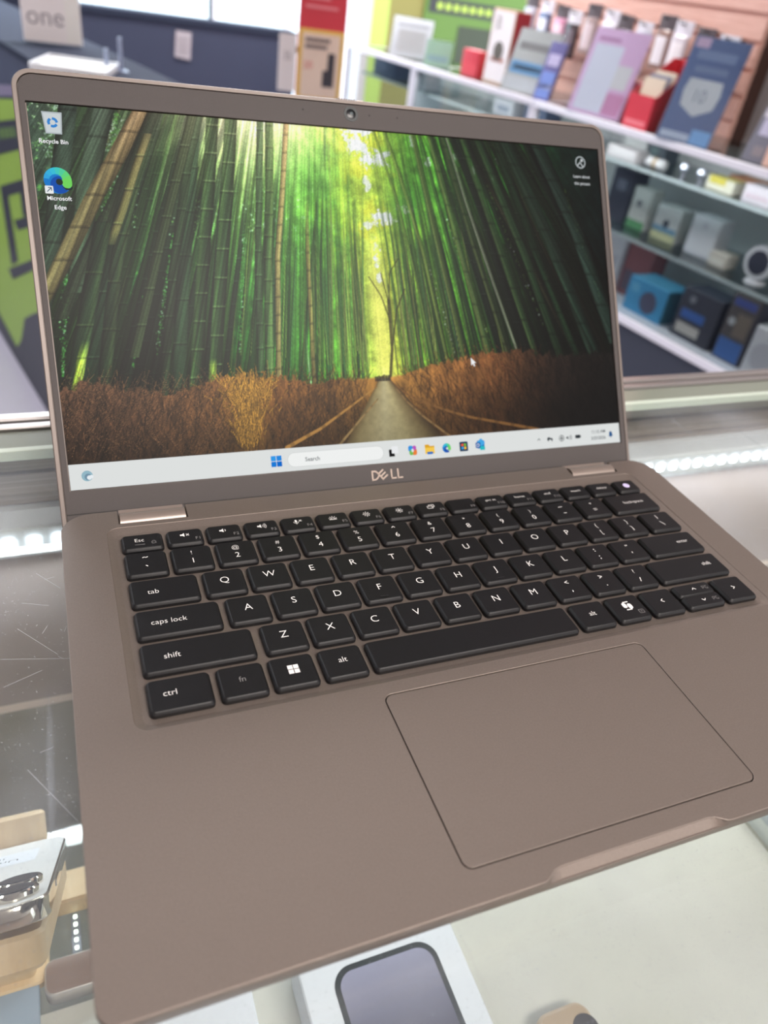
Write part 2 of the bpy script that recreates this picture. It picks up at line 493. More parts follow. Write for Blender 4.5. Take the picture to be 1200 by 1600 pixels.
add_key(220.0, 235.1, y1, y0, cp, join(stroke([(3.4, -4.4), (5.8, -4.4), (5.8, -2.4), (3.4, -2.4), (3.4, -4.4)], .22), stroke([(4.2, -3.1), (4.6, -3.7), (5.0, -3.1)], .2)))
add_key(239.0, 254.1, y1, y0, stroke([(.6, 1.2), (-.7, .3), (.6, -.6)], .36))
pgup = lambda y: join(stroke([(5.0, y - .9), (5.0, y + .9), (6.2, y + .9), (6.2, y - .1), (5.0, y - .1)], .2), stroke([(7.9, y + .9), (6.9, y + .9), (6.9, y - .9), (7.9, y - .9), (7.9, y)], .2))
add_key(258.0, 277.3, y1, y1 - 6.0, stroke([(-1, -.5), (0, .6), (1, -.5)], .34), pgup(-.2))
add_key(258.0, 277.3, y0 + 6.3, y0, stroke([(-1, .5), (0, -.6), (1, .5)], .34), pgup(-.3))
add_key(281.3, 296.4, y1, y0, stroke([(-.6, 1.2), (.7, .3), (-.6, -.6)], .36))
# function row
FT, FH = 189.1, 8.95
spk = join(poly([(-1.5, -.4), (-.8, -.4), (0, -1.1), (0, 1.1), (-.8, .4), (-1.5, .4)]))
sun = lambda k: join(ring(0, 0, .55, .3, 10), *[stroke([(1.0 * math.cos(a), 1.0 * math.sin(a)), (1.45 * math.cos(a), 1.45 * math.sin(a))], .3) for a in [i * math.pi / 4 for i in range(8)]])
ic = {
 1: join(spk, stroke([(.7, -.5), (1.6, .5)], .28), stroke([(.7, .5), (1.6, -.5)], .28)),
 2: join(spk, stroke([(.6, -.5), (.8, 0), (.6, .5)], .25)),
 3: join(spk, *[ring(-.2, 0, r, .24, 6, -40, 40) for r in (.9, 1.5, 2.1)]),
 4: join(poly(rrect(-.9, -.3, -.1, 1.4, .4, 3)), ring(-.5, .2, .95, .22, 8, 180, 360), stroke([(-.5, -.8), (-.5, -1.3)], .25), stroke([(.9, .3), (1.7, 1.1)], .26), stroke([(.9, 1.1), (1.7, .3)], .26)),
 5: join(stroke([(-1.4, -.9), (1.4, -.9)], .35), ring(0, -.7, .8, .28, 8, 0, 180), *[stroke([(1.2 * math.cos(a), -.7 + 1.2 * math.sin(a)), (1.8 * math.cos(a), -.7 + 1.8 * math.sin(a))], .22) for a in [math.radians(t) for t in (20, 55, 90, 125, 160)]]),
 6: sun(0), 7: join(sun(0), disc(0, 0, .6, 10)),
 8: join(stroke([(-1.5, -1), (.7, -1), (.7, .5), (-1.5, .5), (-1.5, -1)], .28), stroke([(-.6, .6), (-.6, 1.3), (1.6, 1.3), (1.6, -.2), (.8, -.2)], .28)),
}
def fkey(x0, x1, b, d=None): add_key(x0, x1, FT, FT - FH, b, d)
fkey(24.5, 39.8, join(text_vf('Esc', 2.3, -1.2, 0.8)), join(stroke([(-3.2, -2.3), (.8, -2.3)], .22), ring(4.6, -.9, .6, .25, 8, 0, 180), stroke([(3.8, -1.0), (5.4, -1.0), (5.4, -2.2), (3.8, -2.2), (3.8, -1.0)], .25)))
FP = (283.8 - 43.4) / 14
for i in range(14):
    x = 43.3 + FP * i; x1 = x + 13.6
    if i < 12:
        dim = text_vf('F%d' % (i + 1), 2.0, 6.2, -2.0, 'R')
        if i + 1 in ic: b = at(ic[i + 1], -.2, .9, 1.2)
        elif i == 8: b = None
        else: b = text_vf({9: 'prt sc', 10: 'home', 11: 'end'}[i], 1.95, -.4, 1.1)
        fkey(x, x1, b, dim)
    else:
        fkey(x, x1, text_vf(['insert', 'delete'][i - 12], 1.95, .2, .6))
M_PWR = mat('power_button_print', (215, 205, 245), rough=.4, emit=.25)
pk = add_key(283.8, 296.2, FT, FT - FH)
obj('power_symbol', mesh('power_symbol', [(x, y, KTOP + .05) for x, y, z in disc(0, 0, 1.9, 20)[0]], disc(0, 0, 1.9, 20)[1], M_PWR), pk)
pv = join(ring(0, 0, .9, .25, 12, 120, 420), stroke([(0, .3), (0, 1.2)], .25))
obj('legend', mesh('legend', [(x, y, KTOP + .09) for x, y, z in pv[0]], pv[1], mat('power_glyph', (60, 55, 80)), smooth=False), pk)

# ---- lid: leans back 35 degrees from vertical
TH = math.radians(55.0218); SO = (5.7, 225.84, 2.83)
CT, ST = math.cos(TH), math.sin(TH)
def SP(u, v, w): return (SO[0] + u, SO[1] + v * CT - w * ST, SO[2] + v * ST + w * CT)
def sl(name, vf, m, parent=laptop, w=0.0, sharp=35, label=None, **k):
    return obj(name, mesh(name, [L(*SP(x, y, z + w)) for x, y, z in vf[0]], vf[1], m, sharp=sharp, **k), parent, label=label)
SW, SH = 309.4, 174.0
lid_out = rrect(-5.4, -19.0, SW + 5.9, SH + 15.0, (3, 3, 8.5, 8.5), 8)
V, F = loft([[(x, y, -5.2) for x, y in rrect(-3.4, -17.5, SW + 3.9, SH + 13.0, (3, 3, 7, 7), 8)], [(x, y, -4.2) for x, y in rrect(-4.9, -18.6, SW + 5.4, SH + 14.5, (3, 3, 8, 8), 8)], [(x, y, -2.4) for x, y in lid_out], [(x, y, .2) for x, y in lid_out], [(x, y, .55) for x, y in rrect(-5.0, -18.6, SW + 5.5, SH + 14.6, (3, 3, 8.2, 8.2), 8)], [(x, y, .55) for x, y in rrect(-3.4, -17.0, SW + 3.9, SH + 13.0, (3, 3, 7, 7), 8)], [(x, y, -1.0) for x, y in rrect(-3.3, -16.9, SW + 3.8, SH + 12.9, (3, 3, 7, 7), 8)]])
lid = sl('lid', (V, F), M_RIM)
bez = sl('bezel', plate([rrect(-2.95, -16.6, SW + 3.45, SH + 12.5, (3, 3, 6.6, 6.6), 8), rrect(-.5, -.4, SW + .5, SH + .5, .3, 2)], -1.0, .62, .2, 2), M_BEZEL, parent=lid, sharp=60)
weighted(bez)
sl('chin_seam', box(-2.9, -11.3, .60, SW + 3.4, -10.9, .68), M_DARK, parent=lid)
M_LENS = mat('camera_lens_glass', (10, 14, 18), rough=.3, spec=.4)
cx, cy = 154.5, 181.7
wc = sl('webcam', cyl(cx, cy, .5, .72, 4.0, 3.9, 28), mat('webcam_ring', (20, 28, 30), rough=.35), parent=lid)
sl('webcam_lens', cyl(cx, cy, .7, .8, 2.6, 2.4, 24), M_LENS, parent=lid)
sl('webcam_glint', cyl(cx + .3, cy + .3, .79, .83, 1.0, .9, 14), mat('lens_inner', (58, 70, 74), rough=.5), parent=lid)  # pale disc painted in as a glint on the lens
for x in (128.6, 164.7, 180.6):
    sl('microphone_hole', cyl(x, 181.8, .5, .66, .55, .5, 10), M_DARK, parent=lid)
for i in range(8):
    sl('shutter_rib', box(147.4 + i * 1.35, SH + 14.7, -1.6, 148.1 + i * 1.35, SH + 15.6, .1), M_RIM, parent=lid)
sl('shutter_slot', box(158.6, SH + 14.4, -1.8, 162.0, SH + 15.1, .3), mat('shutter_slot_silver', (215, 200, 185), rough=.35, metal=.4), parent=lid)
# raised maker's mark on the chin: D, tilted E, L, L
M_LOGO = mat('logo_metal', (160, 145, 134), rough=.35, metal=.5)
def logo():
    T = .72; H = 5.0
    def Lt(x): return [stroke([(x, 0), (x, H)], T), stroke([(x - T / 4, T / 2 - .02), (x + 2.5, T / 2 - .02)], T)]
    d = [stroke([(0, 0), (0, H)], T), stroke([(0, T * .4), (1.7, T * .4), (3.0, 1.2), (3.6, H / 2), (3.0, H - 1.2), (1.7, H - T * .4), (0, H - T * .4)], T)]
    a = math.radians(38); e = []
    c, s_ = math.cos(a), math.sin(a); ox, oy = 5.9, .1
    rot = lambda x, y: (ox + x * c - y * s_, oy + x * s_ + y * c)
    e.append(stroke([rot(0, 0), rot(0, 4.2)], T))
    for yy in (0.25, 2.1, 3.95): e.append(stroke([rot(0, yy), rot(3.3, yy)], T))
    return join(*d, *e, *Lt(10.7), *Lt(14.4))
lg = logo()
# small relief: same outline lifted, closed by sides
bm = bmesh.new()
vs = [bm.verts.new(v) for v in lg[0]]
for f in lg[1]: bm.faces.new([vs[i] for i in f])
r = bmesh.ops.extrude_face_region(bm, geom=bm.faces[:])
bmesh.ops.translate(bm, verts=[g for g in r['geom'] if isinstance(g, bmesh.types.BMVert)], vec=(0, 0, .16))
bmesh.ops.recalc_face_normals(bm, faces=bm.faces); bm.verts.index_update()
lg = ([tuple(v.co) for v in bm.verts], [tuple(v.index for v in f.verts) for f in bm.faces]); bm.free()
LOGO = sl('maker_logo', xf(lg, lambda x, y, z: (147.1 + x * 1.02, -8.7 + y * 1.0, z)), M_LOGO, parent=lid, w=.6, smooth=False)

# ---- display: wallpaper painted as vertex colours of a fine emissive grid, in screen millimetres
def paint_wallpaper(nx, ny):
    rng = np.random.default_rng(7)
    px = SW / (nx - 1)
    u = np.linspace(0, SW, nx)[None, :].repeat(ny, 0); v = np.linspace(0, SH, ny)[:, None].repeat(nx, 1)
    def vnoise(su, sv, seed):
        r = np.random.default_rng(seed)
        gw, gh = int(SW / su) + 3, int(SH / sv) + 3
        g = r.random((gh, gw))
        x = u / su; y = v / sv; i = x.astype(int); j = y.astype(int); fx = x - i; fy = y - j
        fx = fx * fx * (3 - 2 * fx); fy = fy * fy * (3 - 2 * fy)
        return (g[j, i] * (1 - fx) + g[j, i + 1] * fx) * (1 - fy) + (g[j + 1, i] * (1 - fx) + g[j + 1, i + 1] * fx) * fy
    def fbm(s, seed, st=1.0):
        return (vnoise(s, s * st, seed) * .45 + vnoise(s / 2, s / 2 * st, seed + 1) * .28 + vnoise(s / 4, s / 4 * st, seed + 2) * .17 + vnoise(s / 8, s / 8 * st, seed + 3) * .10)
    def ramp(x, tab):
        xs = [t[0] for t in tab]
        return np.stack([np.interp(x, xs, [t[1][k] for t in tab]) for k in range(3)], -1)
    mix = lambda a, b, t: a * (1 - t[..., None]) + np.asarray(b, float) * t[..., None]
    sm = lambda a, b, x: np.clip((x - a) / (b - a), 0, 1) ** 2 * (3 - 2 * np.clip((x - a) / (b - a), 0, 1))
    low = ramp(u, [(0, (26, 52, 38)), (40, (34, 84, 44)), (80, (44, 110, 46)), (110, (72, 138, 50)), (140, (112, 168, 55)), (154, (185, 208, 80)), (160, (238, 240, 120)), (167, (212, 226, 80)), (178, (128, 184, 50)), (205, (72, 128, 38)), (235, (34, 68, 28)), (265, (12, 28, 18)), (310, (4, 10, 11))])
    high = ramp(u, [(0, (50, 62, 58)), (25, (75, 92, 70)), (60, (112, 140, 86)), (90, (150, 168, 106)), (115, (122, 172, 76)), (140, (128, 184, 66)), (155, (176, 204, 70)), (170, (160, 200, 66)), (185, (96, 170, 52)), (215, (62, 132, 42)), (240, (44, 104, 38)), (262, (28, 70, 34)), (285, (14, 32, 24)), (310, (10, 22, 22))])
    img = mix(low, high, sm(70, 150, v))
    n1 = fbm(16, 11); n2 = fbm(5, 31); n3 = fbm(2.2, 51)
    img *= (0.60 + 0.80 * n1)[..., None] * (0.66 + 0.68 * n2)[..., None] * (0.8 + 0.4 * n3)[..., None]
    # yellow leaf clouds in the middle
    cen = np.exp(-((u - 162) / 26) ** 2)
    img = mix(img, (214, 205, 52), cen * sm(.50, .68, n1) * .55 * sm(60, 110, v))
    img = mix(img, (70, 150, 48), np.exp(-((u - 182) / 10) ** 2 - ((v - 138) / 12) ** 2) * .75)
    img = mix(img, (82, 158, 58), np.exp(-((u - 132) / 12) ** 2 - ((v - 150) / 18) ** 2) * .5)
    img = mix(img, (244, 248, 110), np.exp(-((u - 160 + (v - 60) * .02) / 4.2) ** 2) * sm(44, 52, v) * (1 - sm(80, 122, v)) * .85)
    # leafy sparkle between the left stalks
    gl = sm(.58, .72, n3) * sm(.35, .6, n1)
    img = mix(img, (120, 205, 80), gl * .55 * (1 - sm(120, 150, u)) * sm(60, 90, v))
    img = mix(img, (235, 240, 235), sm(.66, .76, n3) * (1 - sm(30, 60, u)) * sm(140, 168, v) * .9)
    img = mix(img, (240, 244, 246), sm(.67, .75, n3) * np.exp(-((u - 100) / 30) ** 2 - ((v - 125) / 20) ** 2) * .8)
    # openings of white sky
    def blob(cu, cv, ru, rv, k=1.0):
        d = ((u - cu) / ru) ** 2 + ((v - cv) / rv) ** 2 + (n2 - .5) * 3.2 + (n3 - .5) * 3.4
        return (1 - sm(.2, 1.15, d)) * k
    for b_ in ((157.5, 174, 9, 6), (157, 167, 7, 6), (161, 159, 4, 6), (169, 160, 6, 5), (174, 156, 3, 3, .7), (188, 170, 2, 3, .6), (241, 163, 1.3, 2.4, .7), (236, 150, 1.0, 3, .5), (160, 147, 2, 5, .8), (167, 129, 8, 3.5, .95), (180, 134, 6, 2.5, .8), (161.5, 112, 2.6, 8, .95), (157, 125, 3, 2.5, .8), (162, 98, 1.6, 3, .8), (197, 160, 2, 3, .7), (224, 158, 1.6, 2.6, .8), (215, 164, 3, 3, .5)):
        img = mix(img, (233, 240, 246), blob(*b_))
    H_, W_ = ny, nx
    def stalk(pts, w, col, hi=None, op=1.0, nodes=0.0, side=1.0, nodecol=None, wtop=None, fade=None):
        pts = sorted(pts, key=lambda p: p[1])
        v0, v1 = max(pts[0][1], 0), min(pts[-1][1], SH)
        r0, r1 = int(v0 / px), int(v1 / px) + 1
        rows = np.arange(max(r0, 0), min(r1, H_))
        if len(rows) == 0: return
        vv = rows * px
        cu = np.interp(vv, [p[1] for p in pts], [p[0] for p in pts])
        ww = np.interp(vv, [pts[0][1], pts[-1][1]], [w, wtop if wtop else w]) / 2
        K = int(max(w, wtop or w) / px) + 5
        c0 = np.floor((cu - ww) / px).astype(int) - 1
        cols = c0[:, None] + np.arange(K)[None, :]
        t = (cols * px - cu[:, None]) / ww[:, None]
        cov = np.clip((ww[:, None] - np.abs(cols * px - cu[:, None])) / px + .5, 0, 1) * op
        cov = cov * ((cols >= 0) & (cols < W_))
        if fade is not None: cov = cov * np.interp(vv, fade[0], fade[1])[:, None]
        cc = np.clip(cols, 0, W_ - 1)
        sh = 1.0 - .45 * t * t + .25 * t * side
        c = np.asarray(col, float)[None, None, :] * sh[..., None]
        if hi is not None:
            e = np.exp(-((t - .6 * side) / .3) ** 2)
            c = c * (1 - e[..., None]) + np.asarray(hi, float) * e[..., None]
        if nodes:
            ph = (vv / nodes + rng.random()) % 1.0
            nd = np.exp(-((ph - .5) * nodes / .36) ** 2)[:, None] * .75
            nd2 = np.exp(-((ph - .5) * nodes / .45 + 1.6) ** 2)[:, None]
            ncl = np.asarray(nodecol if nodecol is not None else (np.asarray(col) * 1.5 + 18), float)
            c = c * (1 - (nd * .7)[..., None]) + ncl * (nd * .7)[..., None]
            c = c * (1 - (nd2 * .35)[..., None])
        rr = rows[:, None].repeat(K, 1)
        img[rr, cc] = img[rr, cc] * (1 - cov[..., None]) + c * cov[..., None]
    # random forest, far (thin, pale) to near (thick, dark)
    for layer in range(3):
        N = (240, 120, 30)[layer]
        for k in range(N):
            ub = rng.uniform(-45, 153) if k % 2 else rng.uniform(166, 345)
            dist = abs(ub - 160)
            if layer == 2 and dist < 45: continue
            if layer == 1 and dist < 12: continue
            lean = (160 - ub) * .0027 if ub < 160 else -(ub - 162) * .0034
            lean += rng.normal(0, .025)
            w = rng.uniform(.5, 1.1) * (1 + dist / 90) * (1, 1.5, 2.5)[layer]
            top = SH + 5 if rng.random() < .75 or layer == 2 else rng.uniform(110, 170)
            cur = rng.normal(0, 3)
            pts = [(ub + lean * (vv - 45) + cur * ((vv - 45) / 130) ** 2 * (1 - lean), vv) for vv in np.linspace(40, top, 8)]
            g = np.interp(ub, [-45, 0, 60, 110, 150, 170, 200, 240, 345], [.62, .66, .78, .92, 1.25, 1.15, .82, .48, .28])
            hue = np.array([(66, 104, 46), (46, 76, 42), (36, 54, 40)][layer]) * g * rng.uniform(.7, 1.2)
            if rng.random() < .07 and layer < 2: hue = np.array((120, 116, 74)) * g
            hi = hue * rng.uniform(1.25, 1.7) if rng.random() < (.15 if ub < 100 else .5) else None
            fo = float(np.interp(dist, [0, 40, 90, 130], [.18, .28, .7, 1.0]))
            stalk(pts, w, hue, hi, op=(.72, .85, .95)[layer], nodes=rng.uniform(9, 20) if w > 2.6 else 0, side=1 if ub < 160 else -1, wtop=w * .8, fade=([40, 95, 140, 176], [1, 1, fo, fo]))
    for k in range(70):      # pale slender canes near the middle
        ub = rng.normal(160, 32)
        if abs(ub - 160) < 7: continue
        lean = (160 - ub) * .0022 + rng.normal(0, .02)
        t_ = rng.uniform(75, 135); b_ = rng.uniform(45, 60)
        stalk([(ub, b_), (ub + lean * (t_ - b_), t_)], rng.uniform(.35, .8), np.array((178, 190, 96)) * rng.uniform(.6, 1.05), op=.75, fade=([b_, t_ - 25, t_], [1, 1, 0]))
    dk_l = 1 - .5 * (1 - sm(40, 125, u)) * (1 - sm(50, 125, v))
    dk_r = 1 - .62 * sm(185, 285, u) * (1 - sm(60, 170, v) * .85)
    img *= (dk_l * dk_r)[..., None]
    def dapple(u0, v0, u1, v1, wd, n, col=(96, 190, 84), pw=.25):
        for _ in range(n):
            t_ = rng.random(); a_ = u0 + (u1 - u0) * t_ + rng.normal(0, wd * (1 - .7 * abs(2 * t_ - 1))); b_ = v0 + (v1 - v0) * t_
            r_ = rng.uniform(.2, .5); c_ = np.array(col, float) * rng.uniform(.35, 1.0)
            if rng.random() < pw * .5: c_ = np.array((214, 228, 224), float)
            ci, ri = int(a_ / px), int(b_ / px); k_ = 2
            rs_ = slice(max(ri - k_, 0), min(ri + k_ + 1, H_)); cs_ = slice(max(ci - k_, 0), min(ci + k_ + 1, W_))
            if ci < 0 or ci >= W_ or ri < 0 or ri >= H_: continue
            d_ = np.hypot(u[rs_, cs_] - a_, v[rs_, cs_] - b_)
            cv_ = np.clip((r_ - d_) / px + .5, 0, 1)[..., None] * .55
            img[rs_, cs_] = img[rs_, cs_] * (1 - cv_) + np.clip(c_, 0, 255) * cv_
    # pinkish sunlight bursting in at the top left
    ray = np.exp(-((u - 108) / 36) ** 2 - ((v - 184) / 27) ** 2)
    img = img + ray[..., None] * np.array((172, 146, 130))
    ang = np.arctan2(u - 112, 196 - v)
    rays = (.5 + .5 * np.sin(ang * 38 + 1.0)) * (.5 + .5 * np.sin(ang * 17)) * np.exp(-((v - 174) / 55) ** 2) * np.exp(-((u - 105) / 50) ** 2)
    img = img + rays[..., None] * np.array((46, 44, 30))
    img = mix(img, (92, 96, 84), np.exp(-((u - 20) / 50) ** 2 - ((v - 165) / 45) ** 2) * .30)
    dapple(2, 52, 9, 102, .9, 260); dapple(27, 118, 38, 173, 2.0, 420, (110, 170, 84)); dapple(7, 150, 12, 174, 2.6, 260, (110, 160, 90), .6)
    dapple(40, 120, 46, 170, 1.6, 160, (120, 160, 96), .5); dapple(30, 140, 36, 174, 1.2, 120, (150, 160, 120), .6); dapple(73, 55, 82, 120, .7, 180); dapple(44, 60, 58, 118, .8, 200)
    dapple(33, 55, 44, 96, .6, 110); dapple(60, 110, 70, 135, 4, 120, (150, 190, 110), .5); dapple(84, 60, 92, 120, .7, 140); dapple(96, 120, 104, 140, 5, 120, (170, 200, 120), .5)
    dapple(284, 150, 304, 85, 1.0, 200, (96, 130, 52), .05); dapple(232, 150, 262, 70, .8, 130, (84, 128, 50), .1); dapple(262, 112, 280, 60, .8, 120, (110, 140, 60), .05)
    dapple(205, 130, 226, 60, .8, 130, (130, 160, 80), .25); dapple(190, 110, 203, 55, 1.0, 120, (150, 170, 90), .25)
    # chosen stalks
    D1, D2 = (44, 58, 46), (32, 46, 36)
    stalk([(13, 90), (22, 140), (34, 178)], 9, (74, 84, 74), None, nodes=34, side=-1, nodecol=(50, 55, 50))
    stalk([(-4, 80), (8, 130), (18, 178)], 8, (58, 68, 62), None, nodes=30, nodecol=(40, 46, 42))
    stalk([(10, 40), (28, 100), (40, 140), (52, 178)], 8, D2, None, nodes=30, nodecol=(84, 92, 78))
    stalk([(-4, 85), (4.2, 97.5), (24, 133), (47, 170), (55, 182)], 8.2, (138, 104, 78), (168, 130, 102), nodes=15, side=-.5, nodecol=(92, 66, 46), wtop=9.5)
    stalk([(4, 78), (14, 100), (34, 134), (57, 178)], 6, (44, 46, 38), None, op=.85)
    stalk([(18, 42), (31, 105), (42, 140), (51, 162)], 6, (40, 50, 38), (58, 66, 46), nodes=22, nodecol=(92, 94, 66), fade=([42, 90, 120, 162], [1, 1, 1, .7]))
    stalk([(29, 112), (36, 128), (44, 148), (51, 164)], 4.0, (118, 96, 66), (140, 116, 84), nodes=16, nodecol=(160, 150, 104), fade=([108, 118, 156, 166], [0, 1, 1, .5]))
    stalk([(-2, 14), (3, 36), (9, 57), (18, 90), (27, 122)], 7.5, (36, 48, 36), (54, 66, 46), nodes=24, nodecol=(96, 100, 70))
    stalk([(0, 22), (5, 38), (10.5, 58), (13.5, 68)], 4.2, (205, 205, 78), (226, 222, 110), nodes=16, nodecol=(190, 185, 90), fade=([22, 36, 58, 68], [.4, 1, 1, 0]))
    for cx_, w_, n_ in ((60, 6.0, 13.5), (69, 6.2, 14.0)):
        stalk([(cx_, 40), (cx_ + 9, 95), (cx_ + 17, 140), (cx_ + 23, 178)], w_, (44, 60, 40), (62, 80, 48), nodes=n_, nodecol=(150, 156, 116), side=-1)
    stalk([(68.5, 44), (70.6, 58)], 3.6, (188, 190, 84), op=.9, fade=([44, 54, 58], [1, .9, 0]))
    stalk([(52, 40), (60, 95), (68, 140), (74, 178)], 6.5, (46, 62, 48), None, nodes=21, nodecol=(70, 86, 64))
    stalk([(45, 40), (56, 100), (68, 150), (77, 178)], 4.2, (44, 54, 40), None, nodes=17)
    stalk([(34, 60), (52, 115), (66, 155), (74, 178)], 4.5, (58, 62, 46), None, nodes=17)
    stalk([(97.4, 46), (103, 108), (107, 140), (110.6, 176)], 4.2, (76, 94, 60), (100, 114, 72), nodes=11, nodecol=(124, 132, 88))
    stalk([(93, 46), (98, 108), (103, 150), (106, 176)], 3.4, (66, 82, 58), None, nodes=12)
    stalk([(101.9, 45), (107.9, 108), (113.6, 140), (119.5, 176)], 2.8, (146, 112, 80), (184, 142, 104), nodes=9, nodecol=(120, 98, 56))
    stalk([(120.3, 41), (123.7, 108), (126, 140)], 2.2, (168, 128, 82), (200, 158, 106), nodes=9, nodecol=(110, 88, 50), fade=([41, 110, 140], [1, .9, 0]))
    stalk([(118.5, 42), (118.5, 70)], 1.0, (236, 236, 220), op=.8, fade=([42, 52, 70], [1, .8, 0]))
    for (pts, w_, c_, h_) in (
        ([(312, 60), (290.5, 125), (268, 174)], 9.5, (34, 52, 44), (50, 70, 60)),
        ([(298, 48), (272, 118), (246, 176)], 8.5, (28, 46, 36), (42, 62, 48)),
        ([(286, 45), (262, 110), (240, 176)], 5, (22, 42, 26), None),
        ([(274, 45), (253.4, 110.7), (228.4, 176)], 5.5, (32, 56, 34), (50, 76, 46)),
        ([(258, 45), (238, 112), (219, 176)], 4.5, (38, 62, 34), (66, 90, 50)),
        ([(239, 48), (220.8, 117), (207, 176)], 4.2, (44, 62, 36), (96, 108, 66)),
        ([(246, 46), (231, 95), (218, 140), (209, 176)], 1.8, (120, 132, 104), (176, 180, 160)),
        ([(226, 46), (212, 112), (199, 176)], 3.8, (58, 78, 42), (104, 118, 62)),
        ([(210, 46), (199, 112), (189, 176)], 3.0, (74, 98, 46), (120, 138, 68)),
        ([(199, 46), (189, 112), (180, 150), (172, 176)], 2.2, (86, 112, 48), (136, 150, 72)),
        ([(190, 46), (183, 100), (176, 140), (166, 176)], 1.6, (92, 120, 50), None)):
        stalk(pts, w_, c_, h_, nodes=18 if w_ > 3 else 0, side=-1, op=.85, nodecol=np.array(c_) * .6, fade=([40, 110, 176], [1, .95, .7]))
        # the small bare tree by the path
    for pts, w_ in (([(163, 45), (165.5, 60), (166, 86)], 1.7), ([(166, 62), (170, 80), (176, 92)], .8), ([(166, 74), (162, 88), (156, 98)], .7), ([(166, 84), (168, 100), (174, 108)], .6), ([(166, 84), (163, 100)], .6)):
        stalk(pts, w_, (66, 62, 28), op=.85)
    img += (np.exp(-((u - 98) / 46) ** 2 - ((v - 184) / 40) ** 2) * .62)[..., None] * np.array((120, 106, 90))
    img *= 1 + (np.array((-.10, .10, -.10)) * (1 - sm(120, 165, u))[..., None] * (1 - .7 * np.exp(-((v - 180) / 35) ** 2))[..., None])
    # fine canes: narrow striations that follow the lean of the stalks
    dv = v - 45
    ub = np.where(u < 161, (u - .432 * dv) / np.maximum(1 - .0027 * dv, .3), (u - .5508 * dv) / np.maximum(1 - .0034 * dv, .3))
    st = np.zeros_like(u)
    for frq, am, sd in ((.45, .5, 5), (1.0, .9, 6), (2.0, .8, 7)):
        g1 = np.random.default_rng(sd).random(4000)
        x1 = np.clip((ub + 400) * frq, 0, 3990); i1 = x1.astype(int); f1 = x1 - i1
        st += am * ((g1[i1] * (1 - f1) + g1[i1 + 1] * f1) - .5)
    amp = .10 + .38 * np.clip(abs(u - 160) / 45, 0, 1) * (1 - .45 * sm(120, 175, v))
    img *= np.clip(1 + amp * st * 1.1, .4, 1.9)[..., None]
    img *= (1 + .22 * (rng.random(u.shape) - .5))[..., None]
    # grass beds
    gtl = np.interp(u, [0, 16, 30, 47, 60, 75, 91, 117, 155], [46, 49, 45, 42, 44, 49, 49, 45, 45.3])
    gtr = np.interp(u, [163, 190, 214, 240, 265, 310], [45, 50.5, 55.5, 57.5, 54, 54])
    gt = np.where(u < 159.5, gtl, gtr) + (n3 - .5) * 9 * np.clip(abs(u - 159) / 40, .15, 1)
    gcol = ramp(u, [(0, (84, 58, 42)), (40, (92, 62, 40)), (70, (122, 80, 42)), (86, (180, 122, 50)), (100, (118, 76, 36)), (130, (92, 62, 30)), (150, (128, 90, 40)), (168, (158, 112, 52)), (190, (134, 90, 44)), (225, (112, 72, 40)), (250, (54, 36, 24)), (270, (30, 22, 18)), (310, (16, 14, 13))])
    dep = np.clip((gt - v) / 34, 0, 1)
    gcol = gcol * (1.3 - .72 * dep)[..., None] * (.6 + .8 * fbm(4, 71, 2.5))[..., None]
    cov = np.clip((gt - v) / 1.2 + .5, 0, 1)
    img = mix(img, 0, np.zeros_like(u)); img = img * (1 - cov[..., None]) + gcol * cov[..., None]
    def blade(u0, v0, ln, an, col, w_, op):
        stalk([(u0, v0), (u0 + math.sin(an) * ln, v0 + math.cos(an) * ln)], w_, col, op=op)
    for k in range(4200):
        u0 = rng.uniform(-4, 312)
        if 150 < u0 < 169: continue
        top = float(np.interp(u0, [0, 16, 30, 47, 60, 75, 91, 117, 155], [46, 49, 45, 42, 44, 49, 49, 45, 45.3])) if u0 < 160 else float(np.interp(u0, [163, 190, 214, 240, 265, 310], [45, 50.5, 55.5, 57.5, 54, 54]))
        v0 = rng.uniform(9, top + .5)
        base = np.array([np.interp(u0, [0, 60, 84, 100, 150, 175, 225, 255, 280, 312], q) for q in ((158, 164, 236, 172, 178, 190, 164, 76, 30, 18), (106, 112, 168, 112, 120, 124, 92, 44, 22, 15), (72, 66, 72, 54, 54, 58, 52, 30, 18, 13))])
        dk = 1.0 - .5 * (top - v0) / 40
        col = base * (rng.random() ** 1.8 * 1.25 + .2) * dk
        an = rng.normal(.35 if u0 < 70 else (.12 if u0 < 150 else -.45), .45)
        blade(u0, v0, rng.uniform(3, 9) * (1.2 if u0 < 70 else 1), an, col, rng.uniform(.2, .42), .62)
    for k in range(1100):
        t_ = rng.random(); uc = 83.5 + rng.normal(0, 2.0 + 4.5 * t_) + 3 * t_; v_ = 15 + 31 * t_ + rng.normal(0, 1.5)
        c_ = np.array((255, 186, 72)) * rng.uniform(.6, 1.1) * (.8 + .2 * t_)
        blade(uc, v_, rng.uniform(2, 6), rng.normal((uc - 85) * .05, .3), c_, rng.uniform(.3, .55), .95)
    for k in range(380):      # pale dry twigs at the left
        u0 = rng.uniform(-2, 74); an = rng.choice([-1, 1]) * rng.uniform(.3, 1.1)
        blade(u0, rng.uniform(12, 48), rng.uniform(4, 13), an, np.array((200, 144, 98)) * rng.uniform(.35, 1.0), .26, .6)
    # path and kerbs
    tt = np.clip((44.5 - v) / 32.5, 0, 1.3)
    pl = 156.5 + (134.5 - 156.5) * tt; pr = 162.3 + (190.2 - 162.3) * tt
    ins = np.clip((u - pl) / .8 + .5, 0, 1) * np.clip((pr - u) / .8 + .5, 0, 1) * (v < 44.6)
    x_ = np.clip((u - pl) / np.maximum(pr - pl, .5), 0, 1)
